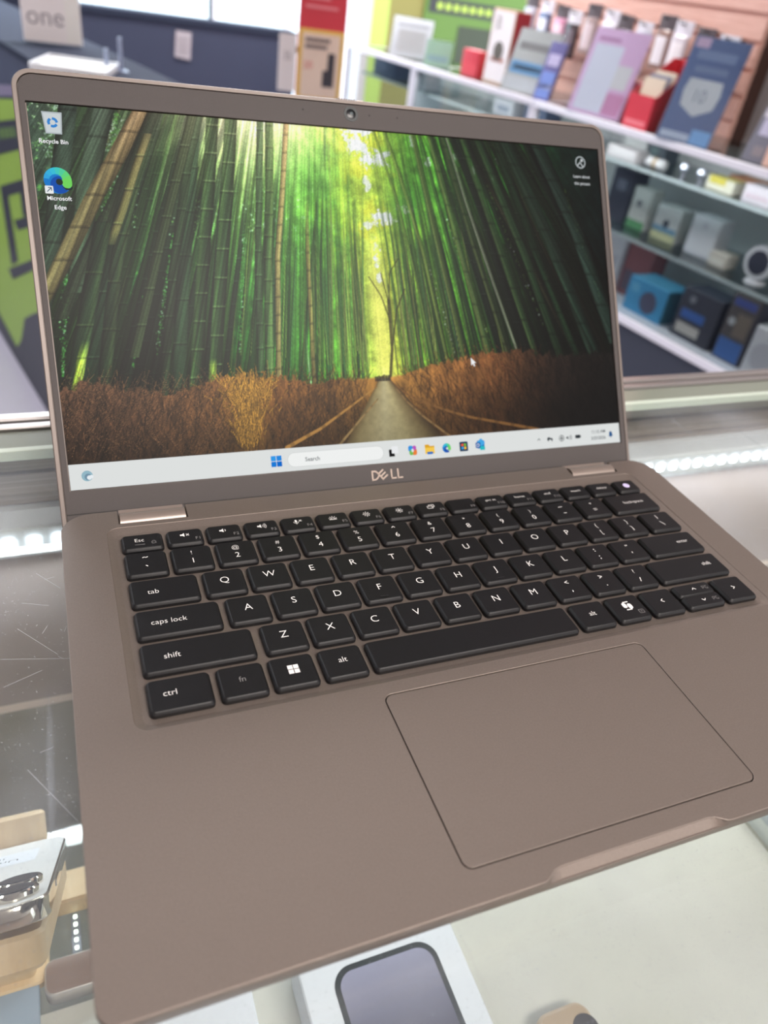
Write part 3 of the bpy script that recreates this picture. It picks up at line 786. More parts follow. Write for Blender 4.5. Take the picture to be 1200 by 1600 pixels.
    pc = ramp(x_, [(0, (92, 74, 42)), (.12, (138, 124, 84)), (.4, (172, 162, 122)), (.62, (166, 154, 110)), (.85, (112, 96, 62)), (1, (62, 46, 28))]) * (1.14 - .25 * tt)[..., None] * (.9 + .2 * n3)[..., None]
    img = img * (1 - ins[..., None]) + pc * ins[..., None]
    for k in range(9):
        stalk([(154.5 + k * 1.0, 43.5), (154.5 + k * 1.0, 43.5 + 2.2 + rng.random())], .8, (40, 34, 26), op=.9)
    # bamboo rails
    def rail(pts, w0, w1, col):
        P_ = np.array(pts, float)
        seg = np.concatenate([np.linspace(P_[i], P_[i + 1], 120) for i in range(len(P_) - 1)])
        for i, (a, b) in enumerate(seg):
            w_ = w0 + (w1 - w0) * i / len(seg)
            c0, r0_ = int(a / px), int(b / px); k = int(w_ / px) + 2
            rs = slice(max(r0_ - k, 0), min(r0_ + k + 1, H_)); cs = slice(max(c0 - k, 0), min(c0 + k + 1, W_))
            d = np.hypot(u[rs, cs] - a, v[rs, cs] - b)
            cv = np.clip((w_ / 2 - d) / px + .5, 0, 1)[..., None]
            img[rs, cs] = img[rs, cs] * (1 - cv) + np.asarray(col, float) * (1.0 if (i // 14) % 4 else .8) * cv
    rail([(154.6, 40.5), (140, 31.5), (121.4, 20.4), (102.6, 12)], .5, 1.7, (176, 128, 62))
    rail([(154.6, 34), (147, 27), (131, 11.5)], .5, 1.1, (150, 122, 76))
    rail([(164.6, 41.5), (172, 35.5), (180.5, 31.1), (195, 25.5), (209, 21.1), (232, 16), (252, 11.5)], .5, 1.5, (128, 88, 46))
    rail([(165.2, 39.7), (171, 32), (179.8, 23.5), (195, 11.5)], .5, 1.0, (140, 108, 66))
    return np.clip(img, 0, 255)

NX, NY = 800, 450
im = paint_wallpaper(NX, NY) / 255.0
imlin = np.where(im <= .04045, im / 12.92, ((im + .055) / 1.055) ** 2.4)
gu, gv = np.meshgrid(np.linspace(0, SW, NX), np.linspace(0, SH, NY))
co = np.stack([SO[0] + gu - LX, SO[1] + gv * CT - LY, SO[2] + gv * ST - LZ], -1).reshape(-1, 3) * .001
idx = np.arange(NX * NY).reshape(NY, NX)
quads = np.stack([idx[:-1, :-1], idx[:-1, 1:], idx[1:, 1:], idx[1:, :-1]], -1).reshape(-1, 4)
me = bpy.data.meshes.new('display')
me.vertices.add(NX * NY); me.vertices.foreach_set('co', co.ravel())
me.loops.add(quads.size); me.loops.foreach_set('vertex_index', quads.ravel().astype(np.int32))
me.polygons.add(len(quads)); me.polygons.foreach_set('loop_start', np.arange(0, quads.size, 4, dtype=np.int32))
me.update(calc_edges=True)
ca = me.color_attributes.new('Col', 'FLOAT_COLOR', 'POINT')
rgba = np.ones((NX * NY, 4), np.float32); rgba[:, :3] = imlin.reshape(-1, 3)
ca.data.foreach_set('color', rgba.ravel())
me.materials.append(vcol_emit('display_wallpaper', 0.92))
display = obj('display', me, laptop, label='lit screen with a bamboo forest wallpaper')

# ---- desktop furniture drawn on the screen
_lay = [0.02]
def ui(name, vf, rgb, strength=.95, label=None):
    _lay[0] += .0015
    return sl(name, vf, emit_mat('ui_%d_%d_%d' % rgb, rgb, strength), parent=display, w=_lay[0], smooth=False, label=label)
def multi(name, items, label=None, strength=.95):
    """one flat icon of several colours"""
    V = []; F = []; fm = []; ms = []
    for k, (vf, rgb) in enumerate(items):
        o = len(V); V += [(x, y, .0025 * k) for x, y, z in vf[0]]; F += [tuple(i + o for i in f) for f in vf[1]]
        m_ = emit_mat('ui_%d_%d_%d' % rgb, rgb, strength)
        if m_ not in ms: ms.append(m_)
        fm += [ms.index(m_)] * len(vf[1])
    _lay[0] += .002
    return obj(name, mesh(name, [L(*SP(x, y, z + _lay[0] + .01)) for x, y, z in V], F, ms, fm, smooth=False), display, label=label)
def shadowed(name, s, cap, x, y, align='C', rgb=(246, 247, 248)):
    d = text_vf(s, cap, x, y, align, 1.0, .026)
    return multi(name, [(at(d, .18, -.18), (30, 38, 34)), (d, rgb)])

TB = 11.7
ui('taskbar', poly([(0, 0), (SW, 0), (SW, TB), (0, TB)]), (226, 229, 228), label='pale grey taskbar')
def crescent(cx, cy, r):
    return [(disc(cx, cy, r, 28), (150, 186, 200)), (disc(cx + r * .15, cy - r * .2, r * .62, 20), (120, 150, 170)), (join(disc(cx + r * .35, cy - r * .35, r * .42, 14), disc(cx + r * .75, cy - r * .2, r * .34, 12)), (236, 242, 246))]
multi('weather_icon', crescent(7.6, 6.1, 2.45))
sq = lambda x, y, s: poly(rrect(x, y, x + s, y + s, .2, 2))
multi('start_button', [(sq(93.9, 5.75, 2.6), (52, 156, 236)), (sq(96.8, 5.75, 2.6), (40, 138, 226)), (sq(93.9, 2.85, 2.6), (28, 124, 218)), (sq(96.8, 2.85, 2.6), (18, 108, 206))])
multi('search_field', [(poly(rrect(102.4, 1.9, 155.0, 9.3, 3.7, 8)), (206, 209, 208)), (poly(rrect(102.6, 2.1, 154.8, 9.1, 3.5, 8)), (244, 246, 245))])
multi('search_glyph', [(join(ring(106.9, 5.9, 1.25, .34, 18), stroke([(107.8, 4.9), (109.0, 3.7)], .42)), (52, 58, 64))])
multi('search_text', [(text_vf('Search', 2.15, 111.7, 5.5, 'L', 1.0, .018), (98, 102, 106))])
multi('task_view_icon', [(poly([(158.0, 3.0), (161.2, 3.0), (161.2, 6.8), (158.0, 6.8)]), (28, 28, 30)), (poly(rrect(159.6, 4.6, 163.4, 8.4, .4, 3)), (238, 240, 242))])
def copilot(cx, cy):
    return [(poly(rrect(cx - 2.5, cy - .6, cx + .4, cy + 2.6, 1, 4)), (60, 150, 226)), (poly(rrect(cx - .3, cy - 2.6, cx + 2.5, cy + .8, 1, 4)), (238, 130, 60)), (poly(rrect(cx - 2.0, cy - 2.5, cx + .3, cy + .2, .9, 4)), (120, 190, 90)), (poly(rrect(cx + .1, cy + .1, cx + 2.2, cy + 2.5, .9, 4)), (190, 90, 190)), (poly(rrect(cx - .6, cy - .9, cx + .6, cy + .9, .4, 3)), (232, 236, 238))]
multi('assistant_icon', copilot(171.8, 5.4))
multi('folder_icon', [(poly([(179.2, 3.0), (184.9, 3.0), (184.9, 7.0), (182.2, 7.0), (181.5, 7.9), (179.2, 7.9)]), (226, 170, 44)), (poly(rrect(179.2, 2.8, 184.9, 6.2, .3, 2)), (250, 206, 84)), (poly(rrect(180.3, 2.6, 183.9, 3.9, .4, 2)), (40, 110, 200))])
def swirl(cx, cy, r, hole=(70, 90, 88)):
    def arcband(a0, a1, r0a, r0b, r1a, r1b, n=26, ox=0, oy=0):
        O = []; I = []
        for i in range(n + 1):
            t = i / n; a = math.radians(a0 + (a1 - a0) * t); ro = (r0a + (r0b - r0a) * t) * r; ri = (r1a + (r1b - r1a) * t) * r
            O.append((cx + ox * r + ro * math.cos(a), cy + oy * r + ro * math.sin(a))); I.append((cx + ox * r + ri * math.cos(a), cy + oy * r + ri * math.sin(a)))
        V = [(x, y, 0) for x, y in O + I]; F = [(i, i + 1, n + 2 + i, n + 1 + i) for i in range(n)]
        return V, F
    it = [(disc(cx, cy, r, 30), (42, 126, 204)), (disc(cx + .10 * r, cy - .32 * r, .66 * r, 24), (38, 86, 176))]
    cols = [(60, 168, 226), (62, 180, 226), (64, 192, 218), (72, 202, 194), (86, 208, 160), (102, 214, 128), (114, 216, 106), (118, 216, 98)]
    for k in range(8):
        a0 = 172 - k * 24.0
        it.append((arcband(a0, a0 - 24.6, 1.0, 1.0, .62 - .045 * k, .62 - .045 * (k + 1), 6), cols[k]))
    it.append((disc(cx + .64 * r, cy - .20 * r, .36 * r, 18), (118, 216, 98)))
    it.append((poly([(cx + .12 * r, cy - .30 * r), (cx + .45 * r, cy - .52 * r), (cx + .75 * r, cy - .56 * r), (cx + 1.02 * r, cy - .42 * r), (cx + .98 * r, cy - .62 * r), (cx + .80 * r, cy - .70 * r), (cx + .5 * r, cy - .68 * r)]), hole))
    it.append((disc(cx + .10 * r, cy - .10 * r, .25 * r, 16), hole))
    return it
multi('browser_icon', swirl(192.3, 5.2, 2.6, (226, 229, 228)))
multi('store_icon', [(poly(rrect(200.3, 2.6, 205.5, 7.9, .6, 3)), (36, 62, 92)), (sq(201.4, 5.4, 1.4), (238, 96, 60)), (sq(203.1, 5.4, 1.4), (126, 190, 60)), (sq(201.4, 3.7, 1.4), (60, 160, 226)), (sq(203.1, 3.7, 1.4), (250, 194, 60))])
multi('mail_icon', [(poly(rrect(211.4, 3.4, 216.0, 7.8, .5, 3)), (24, 104, 190)), (poly([(211.4, 7.0), (213.9, 9.0), (216.2, 7.2), (216.2, 5.6), (213.6, 4.6)]), (72, 170, 232)), (poly(rrect(213.0, 2.4, 216.2, 4.6, .3, 2)), (46, 190, 196)), (poly(rrect(210.4, 3.8, 213.4, 6.8, .4, 3)), (18, 86, 166)), (ring(211.9, 5.3, .8, .35, 12), (232, 240, 248))])
GY = (66, 72, 78)
multi('tray_chevron', [(stroke([(251.0, 5.1), (252.0, 6.1), (253.0, 5.1)], .34), GY)])
multi('tray_cloud', [(join(disc(258.8, 5.3, 1.2, 12), disc(260.4, 5.0, 1.0, 12)), GY), (disc(259.6, 4.3, .9, 10), (226, 229, 228))])
multi('tray_network', [(join(ring(267.6, 5.3, 1.7, .3, 18), ring(267.6, 5.3, .8, .3, 12), stroke([(265.9, 5.3), (269.3, 5.3)], .26), stroke([(267.6, 3.6), (267.6, 7.0)], .26)), GY)])
multi('tray_speaker', [(join(at(spk, 272.3, 5.3), *[ring(272.4, 5.3, r_, .26, 6, -42, 42) for r_ in (1.0, 1.6, 2.2)]), GY)])
multi('tray_battery', [(join(poly(rrect(277.2, 4.5, 280.8, 6.5, .5, 3)), poly([(280.9, 5.1), (281.3, 5.1), (281.3, 5.9), (280.9, 5.9)])), (52, 58, 62))])
multi('clock_text', [(join(text_vf('11:13 AM', 1.9, 298.9, 7.6, 'R', 1.0, .02), text_vf('3/25/2026', 1.9, 298.9, 3.8, 'R', 1.0, .02)), (84, 90, 96))])
multi('notification_bell', [(join(poly([(301.2, 4.2), (304.4, 4.2), (303.9, 5.0), (303.7, 6.6), (302.8, 7.2), (301.9, 6.6), (301.7, 5.0)]), disc(302.8, 3.9, .5, 8)), (24, 84, 140))])
# desktop shortcuts
multi('recycle_bin_icon', [(poly([(5.6, 170.6), (14.2, 170.6), (13.4, 160.8), (6.6, 160.8)]), (180, 188, 192)), (poly([(6.2, 170.0), (13.6, 170.0), (12.9, 161.4), (7.1, 161.4)]), (206, 213, 216))]
      + [(stroke([(9.95 + 1.75 * math.cos(math.radians(a_ + k_)), 165.9 + 1.75 * math.sin(math.radians(a_ + k_))) for k_ in (0, 25, 50, 75)], 1.15), (62, 136, 210)) for a_ in (10, 130, 250)])
shadowed('shortcut_caption', 'Recycle Bin', 1.95, 9.5, 157.5)
multi('browser_shortcut_icon', swirl(9.4, 140.0, 5.9, (52, 60, 56)) + [(poly(rrect(3.6, 134.0, 7.1, 137.5, .3, 2)), (238, 241, 243)), (join(stroke([(4.5, 134.9), (6.2, 136.6)], .35), stroke([(5.0, 136.7), (6.3, 136.7), (6.3, 135.4)], .35)), (40, 70, 100))])
shadowed('shortcut_caption', 'Microsoft', 1.95, 9.3, 132.1)
shadowed('shortcut_caption', 'Edge', 1.95, 9.3, 128.1)
multi('picture_info_icon', [(ring(296.9, 166.1, 3.2, .6, 26), (190, 198, 200)), (join(disc(297.9, 167.3, .9, 12), stroke([(294.6, 163.9), (296.6, 166.2), (298.6, 163.6)], .6)), (200, 206, 208))])
shadowed('shortcut_caption', 'Learn about', 1.75, 297.0, 157.9, rgb=(206, 210, 212))
shadowed('shortcut_caption', 'this picture', 1.75, 297.0, 153.9, rgb=(206, 210, 212))
multi('mouse_pointer', [(poly([(212.2, 54.0), (212.2, 49.6), (213.2, 50.5), (213.9, 49.0), (214.6, 49.4), (214.0, 50.9), (215.3, 51.0)]), (244, 246, 247))])

# ================================================================== ROOM SHELL (world mm, counter top z = 0)
FLOOR = -982
def w_(name, vf, m, parent=None, **k): return obj(name, mesh(name, vf[0], vf[1], m, **k), parent)
M_FLOOR = mat('floor_vinyl', (186, 180, 194), rough=.35, var=.06, vscale=3)
M_WALL = mat('wall_paint', (186, 176, 172), rough=.8)
M_OLIVE = mat('wall_paint_olive', (122, 116, 62), rough=.8)
M_WHITE = mat('white_frame', (240, 240, 244), rough=.4)
M_CEIL = mat('ceiling_tile', (214, 208, 202), rough=.9, var=.04, vscale=30)
M_BROWNWALL = mat('wall_paint_brown', (150, 128, 116), rough=.7)
struct(w_('floor', box(-3000, -2600, FLOOR - 60, 3600, 5600, FLOOR), M_FLOOR))
struct(w_('ceiling', box(-3000, -2600, 1740, 3600, 5600, 1800), M_CEIL))
struct(w_('wall_left', box(-3060, -2600, FLOOR, -3000, 5600, 1740), M_WALL))
struct(w_('wall_back', box(-3060, -2660, FLOOR, 3600, -2600, 1740), M_BROWNWALL))
wf = struct(w_('wall_far', join(box(-3000, 5500, FLOOR, -2200, 5600, 1740), box(2020, 5500, FLOOR, 2110, 5600, 1740), box(-2200, 5500, FLOOR, 2020, 5600, -640), box(-2200, 5500, 1500, 2020, 5600, 1740)), M_WALL))
w_('accent_panel', box(2110, 5498, FLOOR, 2225, 5600, 1740), mat('lime_accent_paint', (158, 180, 84), rough=.7), wf)
w_('olive_panel', box(2225, 5498, FLOOR, 3600, 5600, 1740), M_OLIVE, wf)
# storefront windows
xs = [-2200, -1120, 0, 1070, 1545, 2020]
M_PANE = glass_mat('window_glass', (236, 244, 246))
M_MULL = mat('dark_mullion', (60, 60, 66), rough=.4, metal=.5)
for i in range(5):
    a, b = xs[i], xs[i + 1]
    fr = struct(w_('window_%d' % (i + 1), join(box(a, 5500, -640, a + 22, 5560, 1500), box(b - 22, 5500, -640, b, 5560, 1500), box(a, 5500, -640, b, 5560, -600), box(a, 5500, 1440, b, 5560, 1500)), M_MULL if i in (1, 2) else M_WHITE))
    w_('pane', box(a + 22, 5526, -600, b - 22, 5532, 1440), M_PANE, fr)
struct(w_('trim_1', box(1930, 5470, FLOOR, 2040, 5500, 1740), M_WHITE))
# pavement and a pale low building across the street
tag(w_('street', box(-9000, 5700, FLOOR - 160, 12000, 30000, FLOOR - 100), mat('asphalt', (226, 224, 226), rough=.9, var=.1, vscale=1)), 'pale asphalt street outside the storefront windows', 'street')
# ceiling light fixtures around the area lamps
for i, (p, c, w) in enumerate(troffers):
    t = thing('ceiling_light', ['warm ceiling light panel behind the viewer', 'cool ceiling light panel left of the counter', 'ceiling light panel over the aisle by the slatwall', 'cool ceiling light panel near the storefront', 'ceiling light panel near the far green poster'][i], 'ceiling light', (p[0] * 1000, p[1] * 1000, 1700))
    w_('frame', plate([[(-620, -320), (620, -320), (620, 320), (-620, 320)], [(-585, -290), (585, -290), (585, 290), (-585, 290)]], 0, 40, 2, 1), M_WHITE, t)

# ---- slatwall on the right, behind the long display cases
CB = (1494.0, 1283.0); CA = math.atan2(0.1393, 0.9903)
def case_frame(name, label, cat, w, s, z, rz=0, group=None):
    c, s_ = math.cos(CA), math.sin(CA)
    return thing(name, label, cat, (CB[0] + w * c - s * s_, CB[1] + w * s_ + s * c, z), CA + rz, group)
wr = bpy.data.objects.new('wall_right', mesh('wall_right', *box(425, -2400, FLOOR, 485, 1440, 1740), mat('right_wall_paint', (158, 152, 152), rough=.85)))
COL.objects.link(wr); wr.location = (CB[0] * .001, CB[1] * .001, 0); wr.rotation_euler = (0, 0, CA); struct(wr)
M_SLAT = wood_mat('slatwall_laminate', (206, 158, 144), (226, 184, 172), (30, 3, 40), rough=.45)
sm_ = mesh('slat_board', *join(box(352, 410, 2, 372, 1420, 52), box(362, 410, -10, 374, 1420, 2)), M_SLAT)
obj('slat_backing', mesh('slat_backing', *box(374, 408, -30, 425, 1422, 1200), mat('slat_groove_dark', (70, 46, 40), rough=.7)), wr)
for i in range(19):
    obj('slat_board', sm_, wr, (0, 0, -20 + i * 62))
# green poster on the far wall
gp = thing('poster', 'bright green wall poster with a black band, far corner', 'poster', (2800, 5490, -150))
w_('sheet', box(-330, -6, -40, 600, 4, 900), mat('poster_green', (72, 104, 22), rough=.5), gp)
w_('band', box(-300, -9, 245, 600, -6, 330), mat('poster_black', (28, 30, 32), rough=.5), gp)
for i in range(9): w_('lettering', box(-240 + i * 62, -11, 268, -200 + i * 62, -9, 306), mat('poster_letter_green', (150, 176, 60), rough=.5), gp)
w_('dark_footer', box(-60, -9, -40, 600, -6, 190), mat('poster_dark_green', (34, 44, 18), rough=.5), gp)

# ================================================================== GLASS COUNTER UNDER THE LAPTOP
ALU = mat('aluminium_rail', (196, 192, 190), rough=.28, metal=.85)
ALU_D = wood_mat('aluminium_brushed', (128, 118, 110), (172, 160, 150), (.6, 20, 160), rough=.35)
M_EDGE = mat('glass_edge_green', (196, 208, 194), rough=.15, spec=.8)
M_GREY = mat('case_grey_laminate', (150, 140, 136), rough=.5)
M_BROWNBK = mat('case_back_laminate', (164, 150, 146), rough=.35, var=.05, vscale=15)
M_TOPGL = glass_mat('counter_glass', (246, 248, 247), 1.5, dust=.8)  # real dust, thickened so its bluish tone also paints LED haze
M_SHELFGL = glass_mat('shelf_glass', (228, 232, 230), 1.6)
counter = thing('glass_counter', 'glass-topped display counter with aluminium rails under the laptop', 'counter', (0, 330, FLOOR), math.radians(.93))
def ct(name, vf, m, parent=counter, **k): return obj(name, mesh(name, [(x, y - 330, z - FLOOR) for x, y, z in vf[0]], vf[1], m, **k), parent)
CX0, CX1, CY0 = -900, 1250, -260
ct('glass_top', box(CX0, CY0, -6, CX1, 300, 0), M_TOPGL, smooth=False)
ct('glass_rear_strip', rbox(CX0, 304.5, -6, CX1, 322, -0.6, .4, .3), mat('rear_glass_strip', (128, 134, 122), rough=.15, spec=.7))
ct('glass_edge', rbox(CX0, 299.6, -6, CX1, 304, .2, .4, .4), M_EDGE)
ct('rear_rail', join(rbox(CX0, 323, -12, CX1, 329, 1.4, .8, .8), rbox(CX0, 330, -12, CX1, 337.5, 3.0, 1.2, 1.2)), ALU)
ct('rear_channel', join(box(CX0, 328, -30, CX1, 338, -6), box(CX0, 326, -46, CX1, 338, -31), box(CX0, 329, -54, CX1, 338, -47)), ALU_D)
ct('light_mount', box(CX0, 324, -90, CX1, 338, -55), mat('led_mount_white', (225, 228, 232), rough=.4))
ct('rear_panel', box(CX0, 331, -228, CX1, 338, -90), M_BROWNBK)
ct('lower_rear_panel', box(CX0, 331, -400, CX1, 338, -228), mat('lower_rear_laminate', (226, 206, 194), rough=.45, var=.08, vscale=10))  # paler colour stands in for light missing below the shelf
ct('shelf', box(CX0, CY0 + 20, -236, CX1, 326, -230), M_SHELFGL, smooth=False)
ct('cabinet_floor', box(CX0, CY0, -400, CX1, 331, -394), mat('cabinet_floor_laminate', (206, 190, 180), rough=.5, var=.12, vscale=12))
ct('cabinet', join(box(CX0, CY0, FLOOR, CX1, 338, -400), box(CX0 - 10, CY0, FLOOR, CX0, 338, 0), box(CX1, CY0, FLOOR, CX1 + 10, 338, 0)), mat('cabinet_dark', (70, 72, 80), rough=.6))
ct('front_panel', box(CX0, CY0 - 8, -400, CX1, CY0, 0), M_GREY)
# light strip along the rear with separate diodes
strip = ct('led_strip', box(CX0, 321.5, -86, CX1, 324, -68), mat('led_tape', (236, 240, 240), rough=.4))
M_LED = emit_mat('led_diode', (225, 240, 255), 14)
dm = mesh('led', *rbox(-3.2, -1.6, -3.2, 3.2, 0, 3.2, 1.0, .3), M_LED)
for i in range(120):
    x = -160 + i * 14.0
    if -30 < x - 4 < 345 and not (x < -5 or x > 330): continue
    if x > 900: break
    obj('led', dm, strip, (x, 321.4 - 330, -77 - FLOOR))
def lamp_strip(x0, x1, y, z, watts):
    o = area_light('counter_strip_light', ((x0 + x1) * .0005, y * .001, z * .001), (math.radians(-35), 0, 0), (x1 - x0) * .001, .012, watts, (.86, .95, 1.0))
lamp_strip(-600, 1000, 320, -80, 4.5)
# added glowing dots that stand in for a reflected LED row in the shelf
st2 = thing('shelf_light_strip', 'short row of bright LEDs on the glass shelf by the wooden stands', 'light strip', (-19, 150, -229.8))
w_('tape', box(-2.4, -11, 0, 2.4, 14, 1.0), mat('led_tape_grey', (120, 124, 136), rough=.5), st2)
d2 = mesh('led', *rbox(-1.0, -1.0, .9, 1.0, 1.0, 2.0, .5, .2), emit_mat('led_diode_small', (235, 245, 225), 5))
for i in range(6): obj('led', d2, st2, (0, -9 + i * 4.4, 0))

# scratches in the counter glass: fine raised nicks, top-level wear of the glass
sc = []
def scr_(x0, y0, x1, y1, w=.09): 
    v, f = stroke([(x0, y0), (x1, y1)], w); sc.append(([(a, b, .06) for a, b, c in v], f))
for q in ((-14, 196, -5, 184), (-11, 191, -7, 192), (-20, 178, -10, 174), (-22, 163, -8, 145), (-8, 144, -6, 142), (-30, 148, -1, 141), (-27, 133, -14, 138), (-13, 158, -11, 162), (-5, 157, -4, 160), (-3, 156, -2.6, 160), (-16, 100, -12, 101), (-20, 94, -6, 70), (337, 190, 341, 184), (348, 170, 352, 173), (346, 178, 344, 166), (370, 150, 380, 146), (352, 196, 354, 197)):
    scr_(*q)
rs = random.Random(4)
for i in range(60):
    x, y = (rs.uniform(-40, -2), rs.uniform(60, 210)) if i % 2 else (rs.uniform(325, 440), rs.uniform(110, 215)); a = rs.uniform(0, 3.14); l = rs.uniform(.1, .9)
    scr_(x, y, x + l * math.cos(a), y + l * math.sin(a), .1)
sv = join(*sc)
so_ = ct('scratches', sv, mat('scratch_white', (196, 200, 206), rough=.6), smooth=False); so_['kind'] = 'stuff'

# ---- things inside the counter, standing on the glass shelf (z = -230)
SHELF = -230
cb = tag(obj('cream_board', mesh('cream_board', *rbox(-90, -150, 0, 426, 116, 2.5, 2, .4), mat('cream_card', (186, 184, 175), rough=.7, var=.05, vscale=25)), None, (0, 0, SHELF)), 'large cream card sheet lying on the glass shelf in front of the laptop', 'card sheet')
def phone_box(x0, y0, x1, y1, h, label, name='phone_box'):
    t = thing(name, label, 'box', (x0, y0, SHELF + 2.5))
    w, d = x1 - x0, y1 - y0
    w_('lid', rbox(0, 0, h * .25, w, d, h, 2.0, .8), mat('box_white', (216, 219, 226), rough=.4), t)
    w_('tray', rbox(.6, .6, 0, w - .6, d - .6, h * .25 - .4, 1.6, .4), mat('box_white', (216, 219, 226)), t)
    return t, w, d
t, w, d = phone_box(88, -75, 177, 92, 30, 'white phone box with a dark phone pictured on its lid')
m_ph = mat('print_phone_frame', (58, 64, 68), rough=.35)
px0, px1, py1 = 16, 75, d - 13
fr_ = w_('printed_phone', ([(x, y, 30.1) for x, y in rrect(px0, 10, px1, py1, 11, 7)], [tuple(range(32))]), m_ph, t)
def grad_mat(name, c0, c1, axis, a, b):
    m = bpy.data.materials.new(name); m.use_nodes = True; nt = m.node_tree; bs = nt.nodes['Principled BSDF']
    tc = nt.nodes.new('ShaderNodeTexCoord'); sx = nt.nodes.new('ShaderNodeSeparateXYZ'); mr = nt.nodes.new('ShaderNodeMapRange'); cr = nt.nodes.new('ShaderNodeValToRGB')
    mr.inputs['From Min'].default_value = a; mr.inputs['From Max'].default_value = b
    cr.color_ramp.elements[0].color = (*lin(c0), 1); cr.color_ramp.elements[1].color = (*lin(c1), 1)
    nt.links.new(tc.outputs['Object'], sx.inputs[0]); nt.links.new(sx.outputs[axis], mr.inputs[0]); nt.links.new(mr.outputs[0], cr.inputs[0]); nt.links.new(cr.outputs[0], bs.inputs['Base Color']); bs.inputs['Roughness'].default_value = .3
    return m
w_('printed_screen', ([(x, y, 30.2) for x, y in rrect(px0 + 3, 13, px1 - 3, py1 - 3, 8.5, 7)], [tuple(range(32))]), grad_mat('printed_wallpaper', (44, 44, 56), (150, 150, 172), 1, .095, .150), t)
t2, w, d = phone_box(-30, -90, 64, 88, 26, 'plain white box lying left of the pictured phone box')
tn = thing('tan_case', 'tan case with a rounded corner on the cream sheet', 'phone case', (206, -120, SHELF + 2.5))
w_('shell', rbox(0, 0, 0, 33, 150, 12, 8, 2, 5), mat('tan_leather', (160, 138, 112), rough=.6, bump=.3, bscale=300), tn)
w_('camera_opening', cyl(26, 136, 11.5, 12.6, 7.5, 7.2, 20), mat('case_dark', (40, 38, 40)), tn)
gb = thing('grey_box', 'pale grey box at the right end of the cream sheet', 'box', (430, -40, SHELF))
w_('lid', rbox(0, 0, 14, 110, 150, 40, 2, .6), mat('grey_card', (176, 182, 184), rough=.5), gb)
w_('tray', rbox(.8, .8, 0, 109, 149, 13.6, 2, .4), mat('grey_card_light', (206, 208, 200), rough=.5), gb)

# wooden easel stands with phones (they face the far side of the counter)
M_BEECH = wood_mat('beech_wood', (206, 176, 136), (220, 194, 156), (40, 8, 8), rough=.5)
def easel(name, label, x, y, z, tilt):
    t = thing(name, label, 'phone stand', (x, y, SHELF))
    zt = z - SHELF; c, s_ = math.cos(tilt), math.sin(tilt)
    # local board axis: from top (near) to foot (far, low)
    def B(a, b, n_): return (a, b * c + n_ * s_, zt - b * s_ + n_ * c)
    w_('back_board', xf(rbox(-34, -2, -18, 34, 152, -5.2, 6, 1.5, 4), B), M_BEECH, t)
    w_('stop_lip', xf(rbox(-26, 147.6, -5.2, 26, 157, 20, 5, 1.5, 4), lambda a, b, n_: B(a, b, n_)), M_BEECH, t)
    yb = 112 * c - 18 * s_
    zz = zt - 112 * s_ - 18 * c
    w_('prop', rbox(-14, yb - 4, 0, 14, yb + 10, max(zz, 8), 3, 1), M_BEECH, t)
    w_('base', rbox(-20, yb - 8, 0, 20, 152 * c, 7, 5, 1), M_BEECH, t)
    return t, B
M_SILVER = mat('phone_back_silver', (232, 230, 228), rough=.45, spec=.4)
M_CHROME = mat('polished_steel', (222, 214, 200), rough=.06, metal=1.0)
def phone(label, x, y, z, tilt, back):
    t = thing('phone', label, 'phone', (x, y, z))
    c, s_ = math.cos(tilt), math.sin(tilt)
    def B(a, b, n_): return (a, b * c + n_ * s_, -b * s_ + n_ * c)
    w_('frame', xf(plate([rrect(-36, 0, 36, 147, 11, 7)], -4.1, 3.9, .8, 2), B), M_CHROME, t)
    w_('back_glass', xf(plate([rrect(-35.2, .8, 35.2, 146.2, 10.4, 7)], 3.5, 4.3, .2, 1), B), back, t)
    for (a, b) in ((24, 13.5), (24, 32), (7.5, 22.5)):
        ln = w_('camera_lens', xf(cyl(a, b, 4.2, 7.2, 8.2, None, 28, [(8.6, 4.2), (8.6, 6.6), (8.0, 7.2)]), B), M_CHROME, t)
        w_('lens_glass', xf(cyl(a, b, 7.1, 7.5, 7.2, 6.8, 28), B), mat('lens_dark_glass', (16, 16, 28), rough=.35, spec=.25), ln)
    w_('side_button', xf(rbox(35.8, 44, -1.4, 36.5, 60, 1.4, .3, .2), B), M_CHROME, t)
    lb = w_('price_label', xf(([(-20, 88, 4.45), (25, 88, 4.45), (25, 120, 4.45), (-20, 120, 4.45)], [(0, 1, 2, 3)]), B), mat('label_paper', (236, 238, 244), rough=.7), t)
    tv = join(text_vf('Unlocked', 5.4, 0, 5), text_vf('iPhone', 5.4, 3, -5))
    tv = [(3 - x, 104 - y, 4.5) for x, y, z_ in tv[0]], tv[1]      # upright for a customer on the far side
    w_('lettering', xf(tv, B), mat('label_ink', (60, 60, 68), rough=.7), lb, smooth=False)
    return t
TI = math.radians(49)
easel('phone_stand', 'light wooden phone stand at the left edge, holding the silver phone', -53, 78, -62, TI)
phone('silver phone with chrome frame leaning on a wooden stand', -53, 78, -60.5, TI, M_SILVER)
wbk = thing('wooden_block', 'low light wooden block on the shelf between the phone and the laptop', 'wooden block', (-31, 166, SHELF))
w_('block', rbox(0, 0, 0, 90, 19, 15, 3, 1.2, 4), M_BEECH, wbk)
w_('felt_foot', rbox(4, 3, -.1, 86, 16, .3, 2, .1), M_RUB, wbk)
bp = thing('power_bank', 'narrow brown bar with pale metal edges on the shelf by the laptop corner', 'power bank', (-35, 119, SHELF))  # added bar: brown for shaded wood, pale edges for its reflection
w_('frame', plate([rrect(0, 0, 120, 19, 5, 5)], 0, 12, 1.5, 2), mat('pale_metal_frame', (196, 190, 184), rough=.25, metal=.5), bp)
